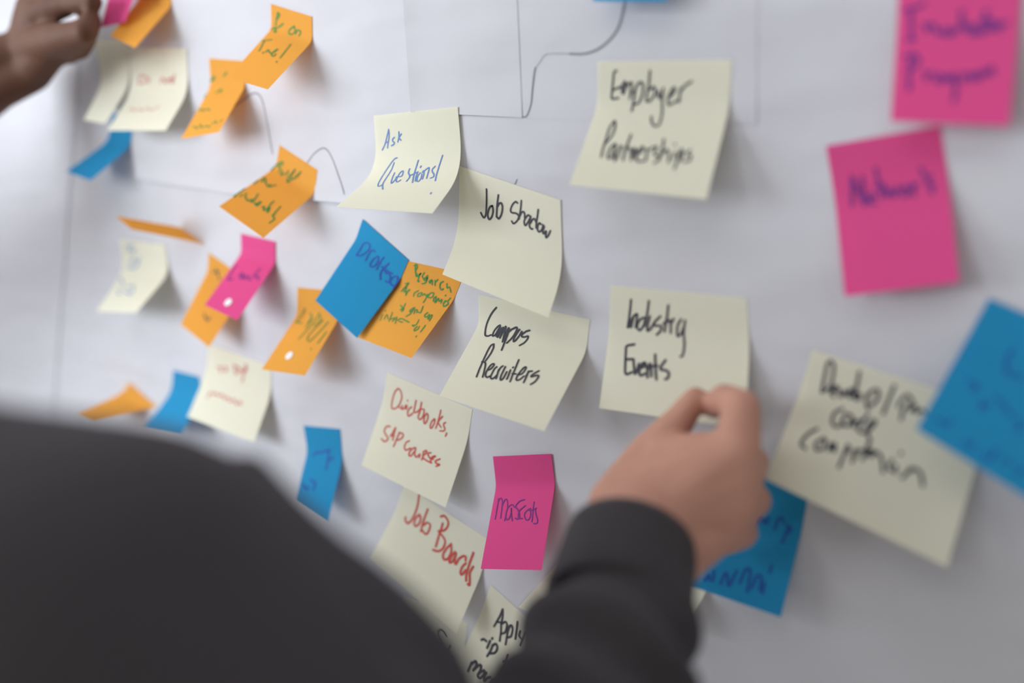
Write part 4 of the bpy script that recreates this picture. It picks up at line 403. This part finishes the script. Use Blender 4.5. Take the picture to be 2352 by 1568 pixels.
SHEET_INFO = {
    'one': ((2.5, 0.2, 0, 0.016), 'large white paper sheet under the orange notes, its bottom edge curling forward'),
    'two': ((2.5, 0, 0.3, 0.016), 'narrow white paper sheet behind the two pale notes at upper left'),
    'three': ((0.6, 0, 1.2, 0.02), 'small white paper sheet above the note with blue writing, top centre'),
    'four': ((0, 0, 0.08, 0.02), 'largest white paper sheet, behind the black lettered yellow notes at the right'),
    'five': ((0, 0.4, 0, 0.08), 'white paper sheet at the far left below the dark forearm'),
    'six': ((0, 0, 0.06, 0.03), 'white paper sheet behind the small pink and orange notes, left of centre'),
    'seven': ((0.3, 0, 0, 0.03), 'white paper sheet crossed by a curving pen line, upper right of centre'),
}
SHEET_OBJ = {}
for key, (lf, lab) in SHEET_INFO.items():
    V, F = sheet(SHEETS[key], lf)
    o = obj('paper_sheet', V, F, MAT['sheet'], smooth=False)
    tag(o, lab, 'paper sheet', 'white paper sheets taped to the wall')
    SHEET_OBJ[key] = o


def ribbon(pts, width, normals, ends=True):
    """flat pen stroke following pts; normals point to the viewer side"""
    V, F = [], []
    n = len(pts)
    for i in range(n):
        d = (pts[min(n - 1, i + 1)] - pts[max(0, i - 1)])
        if d.length < 1e-9:
            d = Vector((1, 0, 0))
        d.normalize()
        s = normals[i].cross(d)
        s.normalize()
        V += [pts[i] + s * width / 2, pts[i] - s * width / 2]
    for i in range(n - 1):
        F.append((2 * i, 2 * i + 1, 2 * i + 3, 2 * i + 2))
    if ends:
        for (c, d0) in ((0, pts[0] - pts[1]), (n - 1, pts[-1] - pts[-2])):
            if d0.length < 1e-9:
                continue
            d0.normalize()
            s = normals[c].cross(d0)
            s.normalize()
            k = len(V)
            for q in range(7):
                a = -math.pi / 2 + math.pi * q / 6
                V.append(pts[c] + (d0 * math.cos(a) + s * math.sin(a)) * width / 2)
            F.append(tuple(range(k, k + 7)))
    return V, F


def catmull(P, n=5):
    E = [P[0] * 2 - P[1]] + P + [P[-1] * 2 - P[-2]]
    o = []
    for i in range(1, len(E) - 2):
        p0, p1, p2, p3 = E[i - 1:i + 3]
        for k in range(n):
            a = k / n
            o.append(0.5 * ((2 * p1) + (p2 - p0) * a + (2 * p0 - 5 * p1 + 4 * p2 - p3) * a * a + (3 * p1 - p0 - 3 * p2 + p3) * a ** 3))
    o.append(P[-1])
    return o


NY = Vector((0, -1, 0))
for k, (wd, pts) in enumerate(PENS):
    P = catmull([Vector(p) for p in pts])
    if k in (3, 4):                       # follow the curling bottom edge of the sheet
        c0, c1 = Vector(SHEETS['one'][3]), Vector(SHEETS['one'][2])
        for p in P:
            zb = c0.z + (c1.z - c0.z) * (p.x - c0.x) / (c1.x - c0.x)
            p.y -= 0.0025 * max(0, 1 - max(0, p.z - zb) / 0.016) ** 2
    V, F = ribbon(P, wd, [NY] * len(P))
    par = SHEET_OBJ['seven'] if k < 3 else (SHEET_OBJ['one'] if k < 5 else SHEET_OBJ['four'])
    obj('pen_line', V, F, MAT['pencil'], par)


# ------------------------------------------------------------------ sticky notes
class Surf:
    def __init__(s, TL, TR, BR, BL, A, t0, tb):
        s.c = [Vector((x / 1000, y / 1000, z / 1000 + 1.5)) for x, y, z in (TL, TR, BR, BL)]
        n = 200
        P, Q = [0.0], [0.0]
        pa = 0
        for i in range(1, n + 1):
            k = min(1, max(0, (i / n - t0) / tb))
            a = A * k * k * (3 - 2 * k)
            P.append(P[-1] + (math.cos(a) + math.cos(pa)) / 2)
            Q.append(Q[-1] + (math.sin(a) + math.sin(pa)) / 2)
            pa = a
        s.P = [p / P[-1] for p in P]
        s.Q = [q / Q[-1] for q in Q]

    def __call__(s, u, t):
        TL, TR, BR, BL = s.c
        T = TL.lerp(TR, u)
        D = BL.lerp(BR, u) - T
        x = min(200, max(0, t * 200))
        i = min(199, int(x))
        f = x - i
        p = s.P[i] + (s.P[i + 1] - s.P[i]) * f
        q = s.Q[i] + (s.Q[i + 1] - s.Q[i]) * f
        return Vector((T.x + D.x * p, T.y + D.y * q, T.z + D.z * p))

    def normal(s, u, t):
        a = s(u + 0.01, t) - s(u - 0.01, t)
        b = s(u, min(1, t + 0.01)) - s(u, max(0, t - 0.01))
        n = a.cross(b)
        n.normalize()
        return n if n.y < 0 or abs(n.y) < 0.3 and n.z > 0 else -n


def make_note(key, label, group):
    col, TL, TR, BR, BL, A, t0, tb, words = NOTES[key]
    s = Surf(TL, TR, BR, BL, A, t0, tb)
    nu, nt, th = 6, 36, 0.00011
    V, F = [], []
    for side in (0, 1):
        for j in range(nt + 1):
            for i in range(nu + 1):
                u, t = i / nu, j / nt
                P = s(u, t)
                V.append(P + s.normal(u, t) * (-th if side else 0))
    n = (nu + 1) * (nt + 1)
    for j in range(nt):
        for i in range(nu):
            a = j * (nu + 1) + i
            q = (a, a + nu + 1, a + nu + 2, a + 1)
            F.append(q)
            F.append(tuple(n + k for k in reversed(q)))
    rim = [i for i in range(nu + 1)] + [j * (nu + 1) + nu for j in range(1, nt + 1)] + [nt * (nu + 1) + i for i in range(nu - 1, -1, -1)] + [j * (nu + 1) for j in range(nt - 1, 0, -1)]
    for k in range(len(rim)):
        a, b = rim[k], rim[(k + 1) % len(rim)]
        k0 = len(V)
        V += [V[a], V[b], V[b + n], V[a + n]]
        F.append((k0, k0 + 1, k0 + 2, k0 + 3))
    base = (s.c[0] + s.c[1]) / 2
    root = empty('sticky_note', base)
    tag(root, label, 'sticky note', group)
    obj('note_paper', V, F, MAT[col], root, smooth=True)
    for wmm, ink, strokes in words:
        VV, FF = [], []
        for kk, st in enumerate(strokes):
            uv = []
            for (a, b) in st:
                if not uv or (a, b) != uv[-1]:
                    uv.append((a, b))
            if len(uv) < 2:
                uv.append((uv[0][0] + 4, uv[0][1] + 4))
            pts, nrm = [], []
            for (a, b) in uv:
                nn = s.normal(a / 1000, b / 1000)
                pts.append(s(a / 1000, b / 1000) + nn * (0.00022 + 0.000012 * (kk % 9)))
                nrm.append(nn)
            v, f = ribbon(pts, wmm / 1000, nrm)
            k0 = len(VV)
            VV += v
            FF += [tuple(i + k0 for i in q) for q in f]
        obj('handwritten_word', VV, FF, MAT[ink], root)
    return root, s


GY, GO, GP, GB = 'pale yellow sticky notes', 'orange sticky notes', 'pink sticky notes', 'blue sticky notes'
LABELS = [
    ('contr', 'pale yellow note with faint black writing, half hidden below the Job Boards note', GY),
    ('fary', 'pale yellow note hanging just below the hand at top left, left of its neighbour', GY),
    ('sandA', 'pale yellow note peeking out left of the dark sleeve, below the Mascots note', GY),
    ('sandB', 'pale yellow note peeking out between dark sleeve and lower blue note', GY),
    ('bluetop', 'blue note cut off by the top edge of the picture', GB),
    ('emp', 'pale yellow note reading Employer Partnerships in black marker', GY),
    ('ask', 'pale yellow note reading Ask Questions! in light blue pen', GY),
    ('shadow', 'pale yellow note reading Job Shadow in black marker', GY),
    ('campus', 'pale yellow note reading Campus Recruiters in black marker, bottom lifting off', GY),
    ('ind', 'pale yellow note reading Industry Events, its lower edge pinched by the hand', GY),
    ('qb', 'pale yellow note with two lines of red writing ending in courses', GY),
    ('jobb', 'pale yellow note reading Job Boards in red marker', GY),
    ('dev', 'pale yellow note with core Competencies in black, right of the hand', GY),
    ('appl', 'pale yellow note starting App in black, half behind the dark sleeve', GY),
    ('dont', 'pale yellow note with faint red writing at upper left, above the small blue note', GY),
    ('todo', 'pale yellow note with faint blue scribble, alone at the far left', GY),
    ('posit', 'pale yellow note with blurred red writing, beside the light blue note at lower left', GY),
    ('net', 'pink note reading Network, below the other large pink note', GP),
    ('inc', 'pink note reading Incubator Program at the top right corner', GP),
    ('mas', 'pink note reading Mascots in purple pen', GP),
    ('orangeA', 'orange note beside the held pink note at the top left, no writing', GO),
    ('orangeB', 'orange note with four lines of green writing, partly under the Be on Time note', GO),
    ('be', 'orange note reading Be on Time! in green pen', GO),
    ('build', 'orange note with three lines of green writing, beside a curved pencil line', GO),
    ('orangeC', 'orange note lying half under the small pink note with white dot', GO),
    ('lunch', 'small pink note with purple scribble and a white dot', GP),
    ('apply', 'orange note with tall green scribble and a white dot', GO),
    ('research', 'orange note with five lines of green writing, tucked beside the tilted blue note', GO),
    ('prof', 'tilted blue note with one line of dark blue writing, left of the Research note', GB),
    ('bluel', 'blue note hanging upright above the dark shoulder, lower centre left', GB),
    ('bluelt', 'light blue note left of the blurred red lettered yellow note', GB),
    ('bluetl', 'small blue note curling out to the left, under the pale notes at upper left', GB),
    ('orangeD', 'orange note sticking straight out, seen edge on above the blue scribbled note', GO),
    ('orangeE', 'orange note curling out edge on at lower left, above the dark shoulder', GO),
    ('bluer', 'large blue note cut off by the right edge of the picture', GB),
    ('alum', 'blue note with dark blue writing behind the knuckles of the light skinned hand', GB),
    ('heldpink', 'pink note held by the dark skinned hand at the top left', GP),
]
NS = {}
for key, lab, grp in LABELS:
    NS[key] = make_note(key, lab, grp)

# round white stickers on two notes
for key, (u, t) in (('lunch', (0.52, 0.86)), ('apply', (0.42, 0.80))):
    root, s = NS[key]
    n = s.normal(u, t)
    c = s(u, t) + n * 0.0004
    a = (s(u + 0.05, t) - s(u - 0.05, t)).normalized()
    b = n.cross(a)
    r = 0.0034
    ring = [c + (a * math.cos(q * math.pi / 12) + b * math.sin(q * math.pi / 12)) * r for q in range(24)]
    low = [p - n * 0.0003 for p in ring]
    F = [tuple(range(24))] + [(q, 24 + q, 24 + (q + 1) % 24, (q + 1) % 24) for q in range(24)]
    tag(obj('dot_sticker', ring + low, F, MAT['dot'], root), 'round white dot sticker')


# ------------------------------------------------------------------ people
def cone(V, F, p0, r0, p1, r1, n=0):
    """round cone: a tapered tube with a hemisphere at both ends"""
    p0, p1 = Vector(p0), Vector(p1)
    n = n or (14 if max(r0, r1) < .02 else 28)
    d = p1 - p0
    L = d.length
    d = d.normalized() if L > 1e-6 else Vector((0, 0, 1))
    a = d.orthogonal().normalized()
    b = d.cross(a)
    prof = []
    for k in range(6):
        q = -math.pi / 2 + math.pi / 2 * k / 5
        prof.append((p0 + d * (r0 * math.sin(q)), r0 * math.cos(q)))
    for k in range(6):
        q = math.pi / 2 * k / 5
        prof.append((p1 + d * (r1 * math.sin(q)), r1 * math.cos(q)))
    base = len(V)
    for c, r in prof:
        for i in range(n):
            w = 2 * math.pi * i / n
            V.append(c + (a * math.cos(w) + b * math.sin(w)) * max(r, 1e-5))
    for k in range(len(prof) - 1):
        for i in range(n):
            F.append((base + k * n + i, base + k * n + (i + 1) % n, base + (k + 1) * n + (i + 1) % n, base + (k + 1) * n + i))
    F.append(tuple(base + i for i in reversed(range(n))))
    F.append(tuple(base + (len(prof) - 1) * n + i for i in range(n)))


def fuse(name, caps, voxel, mat, parent, smooth=6, cut=None, disp=None):
    """grow one continuous surface over all round cones"""
    V, F = [], []
    for c in caps:
        cone(V, F, *c)
    me = bpy.data.meshes.new(name + '_raw')
    me.from_pydata([tuple(v) for v in V], [], F)
    o = bpy.data.objects.new(name + '_raw', me)
    COL.objects.link(o)
    m = o.modifiers.new('r', 'REMESH')
    m.mode = 'VOXEL'
    m.voxel_size = voxel
    m.use_smooth_shade = True
    s = o.modifiers.new('s', 'SMOOTH')
    s.iterations = smooth
    s.factor = 0.5
    dg = bpy.context.evaluated_depsgraph_get()
    res = bpy.data.meshes.new_from_object(o.evaluated_get(dg))
    bpy.data.objects.remove(o)
    bpy.data.meshes.remove(me)
    res.name = name
    if cut or disp:
        bm = bmesh.new()
        bm.from_mesh(res)
        for (co, no) in (cut or []):
            co, no = Vector(co), Vector(no).normalized()
            # only the part of the sleeve close to the cut is taken away
            near = [v for v in bm.verts if (v.co - co).length < 0.14]
            geom = near + [e for e in bm.edges if all((v.co - co).length < 0.14 for v in e.verts)] + [f for f in bm.faces if all((v.co - co).length < 0.14 for v in f.verts)]
            bmesh.ops.bisect_plane(bm, geom=geom, plane_co=co, plane_no=no, clear_outer=True)
        if disp:
            for v in bm.verts:
                v.co += v.normal * disp(v.co)
        bm.to_mesh(res)
        bm.free()
    res.materials.clear()
    res.materials.append(mat)
    for p in res.polygons:
        p.use_smooth = True
    ob = bpy.data.objects.new(name, res)
    COL.objects.link(ob)
    ob.parent = parent
    ob.location = -parent.location
    return ob


def tube(path, radii, n=40, flat=None):
    """open tube through path; returns verts, faces"""
    V, F = [], []
    m = len(path)
    ref = Vector((0, 0, 1))
    for k in range(m):
        d = (path[min(m - 1, k + 1)] - path[max(0, k - 1)]).normalized()
        a = (ref - d * ref.dot(d)).normalized()
        b = d.cross(a)
        for i in range(n):
            w = 2 * math.pi * i / n
            V.append(path[k] + (a * math.cos(w) + b * math.sin(w)) * radii[k])
    for k in range(m - 1):
        for i in range(n):
            F.append((k * n + i, k * n + (i + 1) % n, (k + 1) * n + (i + 1) % n, (k + 1) * n + i))
    return V, F


def torso_caps(cx, cy, sh, wide, grow=0.0, legs=False):
    """shoulders at height sh, facing +y"""
    c = []
    g = grow
    c.append([(cx - wide * .78, cy, sh - .02), .055 + g, (cx + wide * .78, cy, sh - .02), .055 + g])
    c.append([(cx - .07, cy - .005, sh - .52), .108 + g, (cx + .07, cy - .005, sh - .52), .108 + g])
    c.append([(cx, cy, sh - .10), .10 + g, (cx, cy - .005, sh - .50), .11 + g])
    c.append([(cx - .075, cy - .01, sh - .585), .105 + g, (cx + .075, cy - .01, sh - .585), .105 + g])
    for s in (-1, 1):
        c.append([(cx + s * wide * .55, cy, sh - .08), .085 + g, (cx + s * .085, cy, sh - .42), .095 + g])
        c.append([(cx + s * .085, cy, sh - .42), .095 + g, (cx + s * .095, cy - .01, sh - .60), .105 + g])
        c.append([(cx + s * .05, cy + .025, sh - .12), .085 + g, (cx + s * .06, cy + .02, sh - .30), .085 + g])
    return c


def head_caps(cx, cy, top):
    c = [[(cx, cy - .015, top - .10), .078, (cx, cy - .02, top - .095), .080], [(cx, cy + .02, top - .10), .072, (cx, cy + .045, top - .19), .040],
         [(cx - .02, cy + .05, top - .20), .026, (cx + .02, cy + .05, top - .20), .026],
         [(cx, cy + .078, top - .115), .009, (cx, cy + .097, top - .146), .0125],
         [(cx, cy - .03, top - .17), .052, (cx, cy - .035, top - .30), .056],
         [(cx - .03, cy + .068, top - .098), .012, (cx + .03, cy + .068, top - .098), .012]]
    for s in (-1, 1):
        c.append([(cx + s * .08, cy - .01, top - .105), .014, (cx + s * .077, cy - .005, top - .15), .011])
        c.append([(cx + s * .045, cy + .045, top - .15), .02, (cx + s * .03, cy + .04, top - .18), .02])
    return c


def hanging_arm(sx, sy, sz, s):
    """upper arm, forearm and relaxed hand at the side of the body"""
    c = []
    e = (sx + s * .045, sy - .02, sz - .29)
    w = (sx + s * .05, sy + .05, sz - .53)
    c.append([(sx, sy, sz), .05, e, .038])
    c.append([e, .039, w, .026])
    k = (sx + s * .045, sy + .075, sz - .61)
    for i, (dx, ln, r) in enumerate(((.030, .075, .0085), (.010, .082, .0088), (-.010, .076, .0085), (-.028, .060, .0075))):
        m = (k[0], k[1] + dx, k[2])
        c.append([w, .022, m, .013])
        p = (m[0] - s * .006, m[1] + .006, m[2] - ln * .5)
        t = (m[0] - s * .022, m[1] + .008, m[2] - ln)
        c.append([m, r + .002, p, r])
        c.append([p, r, t, r - .0015])
    c.append([(w[0], w[1] + .02, w[2] - .02), .018, (k[0] - s * .02, k[1] + .055, k[2] + .02), .011])
    c.append([(k[0] - s * .02, k[1] + .055, k[2] + .02), .011, (k[0] - s * .028, k[1] + .062, k[2] - .02), .009])
    return c, e, w


def face(parent, cx, cy, top, iris):
    for s in (-1, 1):
        V, F = [], []
        cone(V, F, (cx + s * .032, cy + .064, top - .118), .0115, (cx + s * .032, cy + .0645, top - .118), .0115)
        e = obj('eye', V, F, MAT['eye'], parent, True)
        V, F = [], []
        cone(V, F, (cx + s * .032, cy + .0728, top - .118), .0045, (cx + s * .032, cy + .0731, top - .118), .0045)
        obj('iris', V, F, MAT[iris], e, True).location = (0, 0, 0)
    V, F = [], []
    cone(V, F, (cx - .02, cy + .078, top - .175), .006, (cx + .02, cy + .078, top - .175), .006)
    obj('mouth', V, F, MAT['lip'], parent, True)


def legs(parent, cx, cy, hip, mat):
    c = []
    for s in (-1, 1):
        c.append([(cx + s * .09, cy, hip), .105, (cx + s * .10, cy + .01, hip * .53), .068])
        c.append([(cx + s * .10, cy + .01, hip * .53), .068, (cx + s * .105, cy - .01, .10), .055])
    c.append([(cx - .07, cy, hip + .06), .10, (cx + .07, cy, hip + .06), .10])
    fuse('trousers', c, 0.008, mat, parent, 4)
    for s in (-1, 1):
        c = [[(cx + s * .105, cy - .03, .045), .044, (cx + s * .105, cy + .13, .036), .035], [(cx + s * .105, cy - .03, .05), .04, (cx + s * .105, cy - .02, .10), .045]]
        fuse('shoe', c, 0.006, MAT['shoe'], parent, 3)


# person one: charcoal jumper, right arm coming in from below to pinch the note
A = {k: Vector(v) for k, v in ARM_ONE.items()}
X1, Y1, SH1 = -0.475, -0.45, 1.39
one = empty('person', (X1, Y1, 0))
tag(one, 'person in charcoal jumper, shoulder blurred in front, light skinned hand pinching a note', 'person')
lc, le, lw = hanging_arm(X1 - .20, Y1, SH1 - .04, -1)
caps = torso_caps(X1, Y1, SH1, .19) + head_caps(X1 - .02, Y1 + .02, SH1 + .30) + lc
caps += [[A['shoulder'], .05, A['m2'], .044], [A['m2'], .044, A['m1'], .040], [A['m1'], .040, A['elbow'], .036], [A['elbow'], .034, A['c'], .027], [A['c'], .027, A['b'], .024], [A['b'], .024, A['a'], .023]]
caps += HAND_ONE
fuse('body', caps, 0.0021, MAT['skin_light'], one, 5)
face(one, X1 - .02, Y1 + .02, SH1 + .30, 'iris')
hx, hy, ht = X1 - .02, Y1 + .02, SH1 + .30
fuse('hair', [[(hx, hy - .03, ht - .085), .092, (hx, hy - .02, ht - .08), .092], [(hx, hy - .06, ht - .12), .07, (hx, hy - .07, ht - .22), .05]], 0.006, MAT['hair'], one, 3)
legs(one, X1, Y1 - .01, SH1 - .60, MAT['denim'])

RIM = A['rim']
AX = (A['rim'] - A['b']).normalized()          # along the sleeve towards the hand


def folds(co):
    q = (co - RIM).dot(AX)
    n1 = mnoise.noise(co * 26)
    d = 0.003 * mnoise.noise(co * 14 + Vector((3, 1, 2))) + 0.0012 * n1
    if -0.17 < q < -0.03 and (co - RIM).length < 0.2:
        t = q + 0.012 * mnoise.noise(co * 20) + 0.25 * (co.x - RIM.x)
        d += 0.0045 * math.sin(t * 190)
    return d


sc_ = torso_caps(X1, Y1, SH1, .19, .012)
sc_ += [[(X1 - .02, Y1 - .015, SH1), .07, (X1 - .02, Y1 - .015, SH1 + .035), .064]]
sc_ += [[A['shoulder'], .066, A['m2'], .067], [A['m2'], .067, A['m1'], .060], [A['m1'], .058, A['elbow'], .048], [A['elbow'], .045, A['c'], .037],
        [A['c'], .037, A['b'], .034], [A['b'], .033, A['a'], .0285], [A['a'], .0285, RIM + AX * .02, .029]]
le, lw = Vector(le), Vector(lw)
sc_ += [[(X1 - .19, Y1, SH1 - .03), .066, le, .052], [le, .05, lw, .036]]
LAX = (lw - le).normalized()
sw = fuse('sweater', sc_, 0.004, MAT['sweater'], one, 4, cut=[(RIM - AX * .012, AX), (lw - LAX * .01, LAX)], disp=folds)
# ribbed cuff: an open tube with an inner lining
N = 9
path = [RIM - AX * .040 + AX * .040 * k / (N - 1) for k in range(N)]
rad = [.0315, .0325, .0322, .0318, .0315, .0312, .0310, .0308, .0300]
inner = [p - AX * .0006 for p in reversed(path)]
V, F = tube(path + inner, rad + [r - .003 for r in reversed(rad)])
obj('cuff', V, F, MAT['sweater'], sw, True).location = (0, 0, 0)

# person two: dark skinned forearm reaching in from the left, holding the pink note
B = {k: Vector(v) for k, v in ARM_TWO.items()}
X2, Y2, SH2 = -1.44, -0.40, 1.44
two = empty('person', (X2, Y2, 0))
tag(two, 'person mostly out of frame, bare dark skinned arm holding a pink note at top left', 'person')
lc, le2, lw2 = hanging_arm(X2 - .20, Y2, SH2 - .04, -1)
S2 = Vector((X2 + .19, Y2 + .01, SH2 - .035))
caps = torso_caps(X2, Y2, SH2, .19) + head_caps(X2, Y2 + .02, SH2 + .30) + lc
caps += [[S2, .05, B['e'], .040], [B['e'], .040, B['w'], .029]] + HAND_TWO
fuse('body', caps, 0.0028, MAT['skin_dark'], two, 4)
face(two, X2, Y2 + .02, SH2 + .30, 'iris')
fuse('hair', [[(X2, Y2 - .01, SH2 + .215), .09, (X2, Y2, SH2 + .22), .089]], 0.006, MAT['hair_black'], two, 3)
legs(two, X2, Y2 - .01, SH2 - .60, MAT['denim'])
le2 = Vector(le2)
S2L = Vector((X2 - .19, Y2, SH2 - .03))
mid = S2.lerp(B['e'], .55)
sc2 = torso_caps(X2, Y2, SH2, .19, .012) + [[S2, .066, mid, .060], [S2L, .066, S2L.lerp(le2, .55), .058]]
fuse('shirt', sc2, 0.006, MAT['shirt'], two, 4, cut=[(S2.lerp(B['e'], .5), B['e'] - S2), (S2L.lerp(le2, .5), le2 - S2L)])
